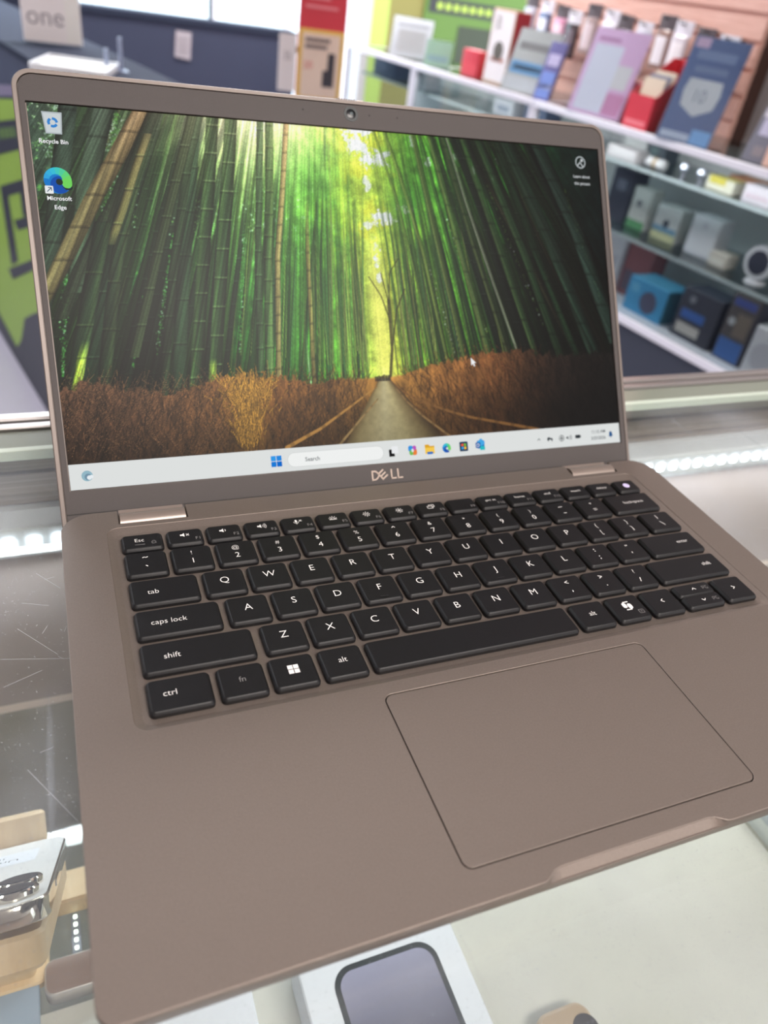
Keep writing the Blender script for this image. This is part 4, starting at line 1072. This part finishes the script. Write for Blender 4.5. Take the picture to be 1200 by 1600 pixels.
w_('top_cover', plate([rrect(1.2, 1.2, 118.8, 17.8, 4, 5)], 11.6, 12.5, .2, 1), mat('brown_cover', (126, 104, 92), rough=.45), bp)
gm = tag(obj('grey_mat', mesh('grey_mat', *rbox(-160, 60, 0, -38, 140, 3, 4, .6), mat('blue_grey_mat', (140, 156, 172), rough=.6)), None, (0, 0, SHELF + 2.6)), 'blue-grey mat on the glass shelf below the silver phone', 'mat')

# ================================================================== LONG DISPLAY CASES ON THE RIGHT
M_CTOP = mat('case_white_trim', (226, 226, 236), rough=.35)
M_NAVY = mat('case_base_navy', (52, 58, 72), rough=.6)
M_CBACK = mat('case_back_grey', (214, 212, 212), rough=.6)
M_CGL = glass_mat('case_front_glass', (232, 236, 236), 1.7)
M_CSH = glass_mat('case_shelf_glass', (206, 216, 216), 1.45)
segs = [(-440, 836, 'long white-trimmed glass display case nearest the viewer, full of boxes'), (842, 1536, 'middle glass display case, partly hidden behind the laptop'), (1542, 2080, 'farthest glass display case by the red sign')]
for s0, s1, lab in segs:
    t = case_frame('display_case', lab, 'display case', 0, s0, FLOOR)
    n_ = s1 - s0
    def cp_(name, vf, m, **k): return obj(name, mesh(name, [(x, y, z - FLOOR) for x, y, z in vf[0]], vf[1], m, **k), t)
    cp_('top_trim', join(rbox(-4, 0, -17, 14, n_, 0, 2, 1), box(14, 0, -17, 345, 8, 0), box(14, n_ - 8, -17, 345, n_, 0)), M_CTOP)
    cp_('top_glass', box(14, 8, -8, 345, n_ - 8, -1), M_CSH, smooth=False)
    cp_('front_glass', box(2, 4, -440, 8, n_ - 4, -17), M_CGL, smooth=False)
    cp_('bottom_trim', rbox(-4, 0, -462, 350, n_, -440, 2, 1), M_CTOP)
    cp_('base', box(6, 0, FLOOR, 345, n_, -462), M_NAVY)
    cp_('back_panel', box(340, 0, -440, 346, n_, -17), M_CBACK)
    for y in (0, n_ - 14): cp_('post', rbox(-2, y, -440, 14, y + 14, -17, 2, .5), M_CTOP)
    cp_('shelf', box(70, 16, -98, 338, n_ - 16, -92), M_CSH, smooth=False)
    cp_('shelf', box(50, 16, -268, 338, n_ - 16, -262), M_CSH, smooth=False)
    cp_('shelf_edge', box(48, 16, -269, 51, n_ - 16, -261), mat('shelf_edge_pale', (196, 204, 204), rough=.3))
    cp_('shelf_edge', box(68, 16, -99, 71, n_ - 16, -91), mat('shelf_edge_pale', (196, 204, 204), rough=.3))

# added fill lamps under the front trim, to brighten the two nearer cases
for s0, s1, lab in segs[:2]:
    mid = (s0 + s1) / 2; c, s_ = math.cos(CA), math.sin(CA)
    ln_ = area_light('case_strip_light', ((CB[0] + 24 * c - mid * s_) * .001, (CB[1] + 24 * s_ + mid * c) * .001, -.026), (0, math.radians(-38), CA), .02, (s1 - s0 - 40) * .001, 1.7 * (s1 - s0) / 1276, (.95, .97, 1.0))
_pm = {}
def colm(c, rough=.5): return mat('print_%d_%d_%d' % tuple(c), c, rough=rough)
def carton(label, cat, s0, s1, z0, h, w0, depth, col, prints=(), side=None, yaw=0, lean=0, name='carton', lidcol=None, top=None):
    """box whose front faces the aisle (local -x), printed panels on the front; near side faces local -y"""
    wd = s1 - s0
    t = case_frame(name, label, cat, w0, (s0 + s1) / 2, z0, yaw)
    def tl(x, y, z): return (x + z * math.tan(lean), y, z)
    hw = wd / 2
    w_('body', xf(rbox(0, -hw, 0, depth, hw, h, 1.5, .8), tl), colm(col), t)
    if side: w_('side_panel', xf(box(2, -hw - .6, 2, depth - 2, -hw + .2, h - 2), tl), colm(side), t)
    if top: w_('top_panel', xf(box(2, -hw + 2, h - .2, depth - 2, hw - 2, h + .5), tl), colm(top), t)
    for p in prints:
        kind = p[0]
        if kind == 'r':
            _, a0, b0, a1, b1, c = p     # fractions across (0 = far end, 1 = near end) and up
            w_('print', xf(box(-.7, hw - a1 * wd, b0 * h, .1, hw - a0 * wd, b1 * h), tl), colm(c), t)
        else:
            _, a, b, r, c = p
            n = 24
            ringp = [(hw - a * wd + r * math.cos(2 * math.pi * i / n), b * h + r * math.sin(2 * math.pi * i / n)) for i in range(n)]
            w_('print', xf(loft([[(.1, y, z) for y, z in ringp], [(-1.2, y, z) for y, z in ringp]]), tl), colm(c), t)
    return t
M_ACR = glass_mat('acrylic', (240, 244, 246), 1.45)
def card_holder(label, s, w, width, h, col, prints=(), yaw=0, lean=.22, name='card_holder', cat='sign'):
    """clear acrylic easel with a printed card"""
    t = case_frame(name, label, cat, w, s, 0, yaw)
    hw = width / 2
    def tl(x, y, z): return (x + z * lean, y, z)
    w_('acrylic_front', xf(rbox(-2.2, -hw - 3, 0, -.6, hw + 3, h + 4, .4, .2), tl), M_ACR, t, smooth=False)
    w_('card', xf(rbox(-.4, -hw, 2, .4, hw, h, .1, .05), tl), colm(col), t)
    w_('back_foot', box(-3, -hw, 0, 70, hw, 2.5), M_ACR, t, smooth=False)
    for p in prints:
        if p[0] == 'r':
            _, a0, b0, a1, b1, c = p
            w_('print', xf(box(-.58, hw - a1 * width, b0 * h, -.42, hw - a0 * width, b1 * h), tl), colm(c), t)
        elif p[0] == 'p':
            _, pts, c = p
            V = [(-.59, hw - a * width, b * h) for a, b in pts]
            w_('print', xf((V, [tuple(reversed(range(len(V))))]), tl), colm(c), t)
        else:
            _, txt, a, b, cap, c = p
            tv = text_vf(txt, cap, 0, 0)
            w_('lettering', xf(([(-.62, hw - a * width - x, b * h + y) for x, y, z in tv[0]], tv[1]), tl), colm(c), t, smooth=False)
    return t

R = math.radians
# things standing on top of the cases, from the far end to the near end
card_holder('white notice in a clear acrylic stand, farthest on the case tops', 1690, 60, 150, 128, (226, 220, 222), [('r', .15, .15, .85, .7, (214, 206, 204)), ('r', .1, .78, .9, .84, (190, 184, 188))], yaw=R(50), lean=.35)
card_holder('small mint green card beside the white notice', 1475, 50, 92, 80, (196, 226, 196), [('r', .1, .2, .9, .45, (178, 206, 206))], yaw=R(48), lean=.28)
carton('small red box with a white accessory in it', 'box', 1240, 1335, 0, 78, 60, 40, (206, 62, 78), [('r', .05, .1, .95, .5, (214, 70, 84))], top=(232, 150, 160))
carton('slim white spray bottle box behind the small red box', 'box', 1225, 1275, 0, 150, 125, 30, (222, 196, 200), [('r', .1, .2, .9, .5, (236, 232, 240)), ('r', .1, .7, .9, .95, (200, 120, 124))])
carton('tall white and gold package with a red side', 'package', 1095, 1215, 0, 205, 70, 62, (206, 172, 150), [('r', .04, .03, .96, .97, (232, 228, 232)), ('o', .5, .45, 26, (96, 92, 86)), ('r', .2, .72, .45, .92, (250, 250, 252)), ('r', .2, .3, .8, .36, (200, 130, 110))], side=(176, 44, 58), name='package')
card_holder('cream flyer with a blue band in an acrylic stand', 945, 20, 165, 168, (204, 196, 190), [('r', .05, .30, .95, .5, (120, 170, 214)), ('r', .12, .36, .88, .44, (60, 70, 84)), ('r', .1, .68, .9, .8, (150, 140, 136)), ('r', .05, .05, .95, .25, (220, 214, 214))], yaw=R(10), lean=.3)
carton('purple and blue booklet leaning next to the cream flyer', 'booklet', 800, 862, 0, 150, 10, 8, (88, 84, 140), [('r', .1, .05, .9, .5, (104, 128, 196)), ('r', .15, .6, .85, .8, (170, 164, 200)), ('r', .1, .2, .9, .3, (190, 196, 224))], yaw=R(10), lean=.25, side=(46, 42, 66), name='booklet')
yc = case_frame('spray_can', 'small yellow can in front of the slatwall', 'can', 210, 800, 0)
w_('can', cyl(0, 0, 0, 70, 20, None, 24, [(18, 0), (20, 3), (20, 58), (12, 66), (12, 70)]), mat('can_yellow', (214, 190, 60), rough=.3, metal=.3), yc)
w_('cap', cyl(0, 0, 70, 86, 10, 8, 20), colm((50, 48, 46)), yc)
card_holder('large pink and white card in an acrylic stand', 600, 10, 178, 205, (240, 190, 226), [('r', .08, .05, .62, .82, (240, 234, 246)), ('r', .62, .05, .95, .3, (226, 150, 190)), ('r', .62, .35, .9, .62, (236, 226, 226)), ('r', .1, .86, .5, .9, (200, 140, 180))], yaw=R(10), lean=.26)
carton('dark red box between the pink card and the red brochure box', 'box', 525, 590, 0, 95, 90, 50, (132, 30, 58), [('r', .1, .1, .9, .4, (150, 40, 70))])
# open brochure dispenser with sloping sides
bx = case_frame('brochure_box', 'bright red sloping brochure dispenser left of the navy poster', 'brochure holder', 20, 445, 0)
def prism(prof, y0, y1):
    n = len(prof); V = [(x, y0, z) for x, z in prof] + [(x, y1, z) for x, z in prof]
    return V, [tuple(range(n)), tuple(reversed(range(n, 2 * n)))] + [(i, n + i, n + (i + 1) % n, (i + 1) % n) for i in range(n)]
sidep = [(0, 0), (120, 0), (150, 165), (120, 165), (4, 78)]
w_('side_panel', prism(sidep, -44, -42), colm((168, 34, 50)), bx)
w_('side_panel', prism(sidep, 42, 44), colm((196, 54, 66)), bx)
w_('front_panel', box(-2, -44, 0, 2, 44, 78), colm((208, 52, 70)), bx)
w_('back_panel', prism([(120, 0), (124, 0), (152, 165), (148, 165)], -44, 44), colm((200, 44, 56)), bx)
w_('print', box(-2.6, -36, 8, -2, 36, 20), colm((226, 120, 130)), bx)
for i in range(3):
    w_('brochure', prism([(10 + i * 14, 4), (13 + i * 14, 4), (33 + i * 16, 118 + i * 8), (30 + i * 16, 118 + i * 8)], -36, 36), colm([(206, 190, 170), (120, 120, 138), (214, 200, 180)][i]), bx)
card_holder('navy poster with a pale badge reading 10 in an acrylic stand', 262, 0, 150, 222, (78, 96, 142), [('p', [(.2, .62), (.8, .62), (.84, .5), (.8, .36), (.5, .27), (.2, .36), (.16, .5)], (206, 204, 206)), ('t', '10', .5, .47, 30, (84, 92, 112)), ('r', .15, .8, .85, .88, (120, 134, 170)), ('r', .05, .03, .6, .1, (190, 196, 214)), ('r', .62, .02, .97, .16, (120, 170, 222)), ('r', .2, .68, .8, .74, (110, 124, 160)), ('r', .05, .9, .3, .99, (206, 170, 196))], yaw=R(8), lean=.2)
carton('small green box right of the navy poster', 'box', 130, 190, 0, 90, 170, 40, (112, 140, 122), [('r', .1, .5, .9, .9, (140, 164, 146))])
carton('dark grey booklet at the right end of the case top', 'booklet', 40, 112, 0, 112, 40, 22, (96, 94, 108), [('r', .2, .5, .8, .8, (170, 166, 190)), ('r', .1, .82, .9, .98, (196, 190, 200)), ('r', .3, .12, .7, .3, (120, 110, 116))], lean=.25, name='booklet')
carton('yellow and black packet at the right edge of the picture', 'packet', -25, 62, 0, 100, 130, 30, (214, 178, 52), [('r', .05, .35, .95, .48, (44, 42, 40)), ('r', .05, .62, .95, .72, (60, 54, 44))], name='packet')
carton('pale peach box below the yellow and black packet', 'box', -60, 50, 0, 42, 40, 60, (218, 176, 160), [('r', .1, .2, .6, .7, (226, 190, 176))])

# packs hanging from slatwall hooks
ordn = ['nearest', 'second', 'third', 'fourth', 'fifth', 'sixth', 'seventh', 'eighth', 'ninth', 'tenth', 'eleventh', 'farthest']
pk_cols = [((206, 208, 222), (240, 240, 248)), ((96, 90, 100), (150, 140, 150)), ((214, 208, 216), (236, 232, 236)), ((150, 120, 112), (230, 226, 232)), ((200, 196, 210), (246, 246, 250)), ((120, 104, 106), (176, 150, 150)), ((236, 236, 244), (250, 250, 255)), ((170, 150, 150), (206, 190, 196)), ((60, 54, 60), (110, 100, 110)), ((214, 150, 180), (236, 206, 220)), ((96, 112, 150), (220, 224, 240)), ((190, 190, 206), (236, 238, 246))]
M_HOOK = mat('black_hook', (30, 28, 30), rough=.4)
for i in range(12):
    s = 455 + i * 76 + (i % 3) * 6
    c0, c1 = pk_cols[i]
    zz = 98 + (i % 4) * 8
    t = case_frame('hanging_pack', '%s hanging phone-case pack counted from the near end of the slatwall' % ordn[i], 'phone case pack', 290, s, zz, 0, 'phone-case packs on the slatwall')
    w_('hook', tube([(62, 0, 126), (-20, 0, 126), (-26, 0, 132)], 2.6), M_HOOK, t)
    w_('header_card', rbox(-2, -32, 96, 2, 32, 134, .5, .2), colm((84, 74, 80) if i % 2 else (216, 214, 224)), t)
    w_('blister', rbox(-11, -29, 2, 3, 29, 98, 5, 2), mat('blister_%d' % i, c0, rough=.15, spec=.8), t)
    w_('insert', rbox(-11.6, -20, 14, -10.8, 20, 82, .3, .1), mat('blister_in_%d' % i, c1, rough=.3), t)

# things inside the nearest case: floor z = -440, middle shelf -262, upper shelf -92
carton('dull red box at the left end of the case floor', 'box', 330, 432, -440, 150, 130, 60, (142, 84, 84), [('r', .1, .1, .9, .5, (96, 80, 92))])
carton('white carton far left on the case floor behind the laptop edge', 'box', 440, 530, -440, 165, 120, 70, (214, 206, 210), [('r', .1, .2, .9, .6, (190, 184, 190))])
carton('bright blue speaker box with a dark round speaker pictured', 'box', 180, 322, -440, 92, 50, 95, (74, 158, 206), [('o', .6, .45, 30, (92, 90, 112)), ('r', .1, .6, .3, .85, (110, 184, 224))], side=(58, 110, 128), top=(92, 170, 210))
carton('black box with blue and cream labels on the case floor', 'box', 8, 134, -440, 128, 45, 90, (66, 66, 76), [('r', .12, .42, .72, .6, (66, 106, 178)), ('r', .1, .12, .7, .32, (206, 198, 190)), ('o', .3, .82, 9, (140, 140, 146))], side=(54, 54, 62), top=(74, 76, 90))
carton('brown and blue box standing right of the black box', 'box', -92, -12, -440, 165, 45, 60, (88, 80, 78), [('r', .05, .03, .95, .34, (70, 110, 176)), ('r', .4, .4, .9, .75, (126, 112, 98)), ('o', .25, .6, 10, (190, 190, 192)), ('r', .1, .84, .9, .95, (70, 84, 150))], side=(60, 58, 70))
sp = case_frame('white_speaker', 'white cube speaker at the right end of the case floor', 'speaker', 45, -150, -440)
w_('cabinet', rbox(0, -52, 0, 90, 52, 118, 10, 3, 5), mat('white_plastic', (220, 216, 220), rough=.4), sp)
def aisle_disc(a, b, r, x0, x1, n=28): return loft([[(x0, a + r * math.cos(2 * math.pi * i / n), b + r * math.sin(2 * math.pi * i / n)) for i in range(n)], [(x1, a + r * math.cos(2 * math.pi * i / n), b + r * math.sin(2 * math.pi * i / n)) for i in range(n)]])
w_('grille', aisle_disc(0, 52, 36, .5, -2), mat('grille_grey', (196, 192, 198), rough=.6), sp)
w_('badge', aisle_disc(0, 100, 6, .5, -1), mat('badge_grey', (150, 150, 156)), sp)
carton('white box with a green foot on the middle shelf', 'box', 424, 492, -262, 110, 150, 50, (214, 212, 206), [('r', 0, 0, 1, .2, (96, 156, 104)), ('o', .45, .62, 9, (120, 122, 130))])
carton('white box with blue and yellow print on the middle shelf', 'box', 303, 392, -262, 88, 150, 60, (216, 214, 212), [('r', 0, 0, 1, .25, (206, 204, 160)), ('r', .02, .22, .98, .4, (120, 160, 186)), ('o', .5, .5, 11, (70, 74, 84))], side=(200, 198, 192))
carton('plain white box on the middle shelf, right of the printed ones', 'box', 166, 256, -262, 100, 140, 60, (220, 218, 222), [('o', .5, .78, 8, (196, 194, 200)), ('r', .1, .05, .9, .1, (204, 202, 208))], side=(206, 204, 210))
carton('dark box at the left end of the middle shelf', 'box', 505, 590, -262, 140, 150, 60, (62, 62, 74), [('r', .3, .6, .7, .8, (110, 110, 124))])
carton('small beige box low on the middle shelf', 'box', 100, 155, -262, 34, 120, 50, (206, 196, 184), [('r', .1, .2, .9, .6, (222, 214, 204))])
rg = case_frame('round_camera', 'round white device with a dark face in the case', 'camera', 120, 7, -262)
w_('stand', cyl(10, 0, 0, 10, 26, None, 24, [(26, 0), (24, 6), (7, 8), (7, 14)]), mat('white_plastic', (220, 216, 220)), rg)
w_('ring', aisle_disc(0, 50, 40, 14, -6), mat('white_plastic', (220, 216, 220)), rg)
w_('face', aisle_disc(0, 50, 29, 0, -8), mat('dark_glass_face', (58, 58, 68), rough=.2), rg)
gl_ = carton('green packet at the right end of the middle shelf', 'packet', -160, -40, -262, 150, 250, 20, (92, 116, 92), [('r', .1, .1, .9, .5, (110, 134, 104))], name='packet')
carton('white box with a yellow base on the upper shelf', 'box', 545, 632, -92, 62, 200, 60, (212, 210, 208), [('r', .2, 0, .9, .12, (222, 206, 140))])
carton('dark teal box beside it on the upper shelf', 'box', 470, 538, -92, 56, 200, 60, (66, 76, 84), [('r', .2, .3, .6, .7, (84, 104, 104))])
carton('long beige box at the front of the upper shelf', 'box', 470, 585, -92, 30, 90, 50, (200, 192, 192), [('r', .1, .2, .9, .8, (208, 202, 202))])
rl = case_frame('paper_roll', 'white rolled packet on the upper shelf', 'roll', 120, 420, -78)
w_('roll', xf(cyl(0, 0, -32, 32, 13, None, 18, [(10, -32), (13, -30), (13, 30), (10, 32)]), lambda x, y, z: (x, z, y)), mat('roll_white', (226, 222, 222), rough=.5), rl)
w_('band', xf(cyl(0, 0, -6, 6, 13.6, 13.6, 18), lambda x, y, z: (x, z, y)), colm((190, 160, 120)), rl)
for i, s in enumerate((312, 254)):
    ch = case_frame('chrome_knob', ['left', 'right'][i] + ' one of two shiny chrome knobs on the upper shelf', 'knob', 110, s, -92)
    w_('stem', cyl(0, 0, 0, 16, 6, 5, 14), mat('chrome', (200, 200, 212), rough=.3, metal=.9), ch)
    w_('ball', cyl(0, 0, 14, 40, 5, None, 20, [(5, 14), (11, 18), (14, 27), (11, 36), (4, 40)]), mat('chrome', (230, 230, 240)), ch)
carton('yellow and white box on the upper shelf', 'box', 150, 235, -92, 30, 110, 50, (226, 220, 200), [('r', .1, .5, .7, 1, (214, 198, 80))], top=(216, 200, 96))
carton('white box with red print on the upper shelf, right end', 'box', 28, 112, -92, 40, 100, 60, (214, 204, 210), [('r', .1, .3, .9, .5, (206, 184, 192))])
wp = case_frame('wooden_tray', 'long orange wooden tray at the back of the upper shelf', 'tray', 210, 110, -92)
w_('base', box(0, -140, 0, 60, 140, 6), mat('orange_wood', (176, 118, 80), rough=.5, var=.1, vscale=30), wp)
w_('rim', plate([rrect(0, -140, 60, 140, 4, 3), rrect(4, -136, 56, 136, 3, 3)], 0, 30, .6, 1), mat('orange_wood', (176, 118, 80)), wp)
carton('grey carton low in the middle display case', 'box', 880, 1010, -262, 90, 150, 80, (120, 126, 136), [('r', .1, .2, .5, .7, (90, 100, 120))])
carton('white carton on the upper shelf of the middle case', 'box', 1120, 1230, -92, 46, 150, 70, (206, 206, 212), [('r', .2, .2, .8, .6, (150, 156, 170))])
carton('dark blue carton on the upper shelf of the middle case', 'box', 960, 1070, -92, 52, 160, 70, (84, 96, 124), [('r', .2, .3, .6, .7, (120, 130, 150))])
carton('pale carton on the upper shelf of the farthest case', 'box', 1640, 1760, -92, 60, 120, 70, (190, 192, 198), [('r', .2, .3, .6, .7, (150, 150, 160))])
carton('dark blue carton on the upper shelf of the farthest case', 'box', 1840, 2020, -92, 70, 100, 90, (64, 78, 104), [('r', .2, .3, .6, .7, (90, 104, 130))])

# ================================================================== FAR COUNTER AND KIOSK ON THE LEFT
M_FASC = mat('far_counter_navy', (66, 72, 92), rough=.7, spec=.2)
fc = thing('navy_counter', 'long dark navy counter in front of the storefront windows', 'counter', (0, 3535, FLOOR))
w_('fascia', box(-1700, 0, 0, 1041, 30, -FLOOR - 6), M_FASC, fc)
w_('body', box(-1700, 30, 0, 1041, 120, -FLOOR - 10), M_FASC, fc)
w_('worktop', rbox(-1710, -6, -FLOOR - 22, 1046, 130, -FLOOR, 3, 1), mat('far_worktop', (50, 56, 72), rough=.85, spec=.1), fc)
nt_ = thing('paper_note', 'small grey paper note taped to the front of the far counter', 'note', (574, 3530, -92))
w_('sheet', ([(-33, 0, -44), (30, 0, -52), (36, -1, 46), (-26, -1, 48)], [(0, 1, 2, 3), (3, 2, 1, 0)]), mat('note_paper', (178, 172, 178), rough=.8), nt_)
for i in range(3): w_('print', box(-18, -1.6, -24 + i * 20, 20, -1.1, -20 + i * 20), colm((140, 134, 140)), nt_)

# angled kiosk counter, its green graphic faces left
KA = Vector((-203, 2789)); KB = Vector((-68, 2203)); kd = (KB - KA).normalized()
ka = math.atan2(kd.y, kd.x)
kk = thing('green_kiosk', 'dark counter end with a lime green and black graphic, behind the laptop at left', 'counter', (KA.x, KA.y, FLOOR), ka)
H_K = -FLOOR
w_('body', box(-500, 0, 0, 1200, 230, H_K - 14), M_FASC, kk)
w_('worktop', rbox(-506, -8, H_K - 14, 1206, 236, H_K, 3, 1), mat('far_worktop', (58, 64, 80)), kk)
def kz(z): return z + 1000.5
M_LIME = mat('graphic_lime', (136, 168, 62), rough=.5); M_GBLK = mat('graphic_black', (36, 40, 52), rough=.5)
def flat(name, pts, y, m):
    V = [(s, y, kz(z)) for s, z in pts]; V2 = [(s, y + 1.2, kz(z)) for s, z in pts]; n = len(pts)
    w_(name, (V + V2, [tuple(range(n)), tuple(reversed(range(n, 2 * n)))] + [(i, n + i, n + (i + 1) % n, (i + 1) % n) for i in range(n)]), m, kk, smooth=False)
flat('graphic_sheet', [(-490, -985), (1190, -985), (1190, -60), (888, -105), (565, -158), (215, -216), (-490, -330)], -2.5, M_LIME)
flat('graphic_strip', [(219, -210), (569, -151), (748, -121), (762, -97), (588, -123), (248, -175)], -2.6, mat('graphic_mauve', (124, 116, 140), rough=.5))
flat('graphic_band', [(-200, -480), (47, -417), (462, -310), (692, -249), (846, -209), (818, -153), (701, -179), (526, -216), (151, -292), (-200, -366)], -3.6, M_GBLK)
for q in ([(510, -261), (542, -254), (552, -228), (520, -235)], [(566, -249), (599, -241), (600, -217), (569, -223)], [(622, -236), (653, -229), (647, -207), (617, -213)], [(675, -224), (705, -217), (698, -195), (670, -201)]):
    flat('graphic_letter', q, -4.6, mat('graphic_dull_lime', (96, 128, 62), rough=.5))
flat('graphic_letter', [(415, -624), (517, -579), (509, -374), (416, -402)], -3.6, M_GBLK)
flat('graphic_letter', [(448, -423), (673, -352), (847, -298), (835, -275), (668, -325), (416, -402)], -3.9, M_GBLK)
flat('graphic_letter', [(664, -414), (844, -352), (861, -269), (668, -325)], -3.7, M_GBLK)
flat('graphic_letter', [(575, -476), (828, -386), (829, -359), (542, -460)], -3.8, M_GBLK)
flat('graphic_letter', [(403, -671), (652, -563), (798, -500), (798, -474), (636, -542), (356, -655)], -4.0, M_GBLK)
flat('graphic_base', [(-490, -1000), (1190, -1000), (1190, -600), (762, -633), (646, -683), (492, -759), (392, -871), (297, -935), (60, -910), (-490, -880)], -3.7, M_GBLK)
# acrylic sign and papers on the kiosk
sg = thing('acrylic_sign', 'white acrylic sign with grey letters ending in one, top left', 'sign', (62, 2150, 0), math.radians(0))
w_('plate', rbox(-66, -3, 4, 62, 3, 190, 2, .5), mat('sign_white', (250, 246, 248), rough=.3), sg)
w_('bright_strip', rbox(28, -4, 6, 60, -3, 188, .4, .1), mat('sign_bright', (250, 250, 246), rough=.3), sg)
tv = text_vf('one', 40, 0, 0, 'R')
w_('lettering', ([(24 + x, -3.4, 58 + y) for x, y, z in tv[0]], tv[1]), mat('sign_letter_grey', (112, 108, 122), rough=.6), sg, smooth=False)
w_('foot', rbox(-66, -20, 0, 62, 20, 4, 2, .5), M_ACR, sg)
pp = thing('paper_tray', 'white paper tray lying on the dark kiosk behind the laptop', 'tray', (95, 1780, 0), math.radians(-14))
w_('tray', plate([rrect(-70, -110, 70, 60, 6, 4), rrect(-66, -106, 66, 56, 4, 4)], 0, 14, .6, 1), mat('tray_white', (226, 230, 236), rough=.4), pp)
w_('paper', box(-62, -102, 1, 62, 52, 9), mat('paper_white', (238, 242, 240), rough=.7), pp)
for i, x in enumerate((150, 178)):
    pn = thing('acrylic_post', ['shorter', 'taller'][i] + ' clear acrylic post on the kiosk behind the laptop', 'acrylic post', (x, 1800, 0))
    w_('post', rbox(-4, -4, 3, 4, 4, 40 + 22 * i, 1.5, .4), mat('frosted_acrylic', (150, 162, 190), rough=.3), pn)
    w_('foot', rbox(-14, -14, 0, 14, 14, 3, 3, .5), mat('frosted_acrylic', (150, 162, 190)), pn)

# floor sign with a red header and a cream price card
rs_ = thing('red_sign_stand', 'floor sign with red header, yellow border and cream phone price card', 'sign stand', (955, 2900, FLOOR))
def rz_(z): return z - FLOOR
w_('board', box(-86, 0, rz_(-190), 86, 8, rz_(520)), mat('sign_red', (206, 58, 72), rough=.5), rs_)
w_('border', plate([[(-80, -184), (86, -184), (86, 60), (-80, 60)], [(-70, -168), (72, -168), (72, 46), (-70, 46)]], 0, 3, .3, 1) if False else box(-84, -2, rz_(-186), 86, 0, rz_(58)), mat('sign_yellow', (226, 190, 96), rough=.5), rs_)
cd = w_('price_card', box(-70, -4, rz_(-150), 68, -2, rz_(46)), mat('card_cream', (228, 208, 190), rough=.6), rs_)
w_('phone_print', join(box(26, -5, rz_(-116), 52, -4, rz_(-10)), box(10, -5, rz_(-116), 26, -4, rz_(-64))), colm((58, 58, 66)), cd)
w_('headline', join(box(-60, -5, rz_(20), 30, -4, rz_(32)), box(-60, -5, rz_(0), 20, -4, rz_(12))), colm((120, 110, 108)), cd)
tv = text_vf('50', 26, 0, 0, 'L', .9)
w_('price_text', ([(-60 + x, -4.6, rz_(-50) + y) for x, y, z in tv[0]], tv[1]), colm((206, 80, 84)), cd, smooth=False)
for i in range(2): w_('header_text', box(-66, -1, rz_(118 + i * 26), 52 - i * 30, 0, rz_(128 + i * 26)), colm((226, 130, 138)), rs_)
lc = w_('side_card', box(-152, -1, rz_(-140), -90, 2, rz_(34)), mat('card_white', (226, 222, 222), rough=.6), rs_)
tv = text_vf('35', 26, 0, 0, 'C', .8)
w_('price_text', ([(-121 + x, -1.6, rz_(-30) + y) for x, y, z in tv[0]], tv[1]), colm((110, 108, 116)), lc, smooth=False)
w_('bracket', box(-95, 2, rz_(-20), -80, 6, rz_(0)), M_HOOK, rs_)
w_('pole', box(-14, 8, 20, 14, 26, rz_(500)), ALU, rs_)
w_('foot', rbox(-150, -120, 0, 150, 140, 20, 20, 4), M_HOOK, rs_)
wb = carton('pale blue crate on the aisle floor behind the red sign', 'crate', 1800, 1950, FLOOR, 760, -190, 150, (196, 206, 226), [('r', .1, .7, .9, .9, (170, 186, 214))], name='crate')
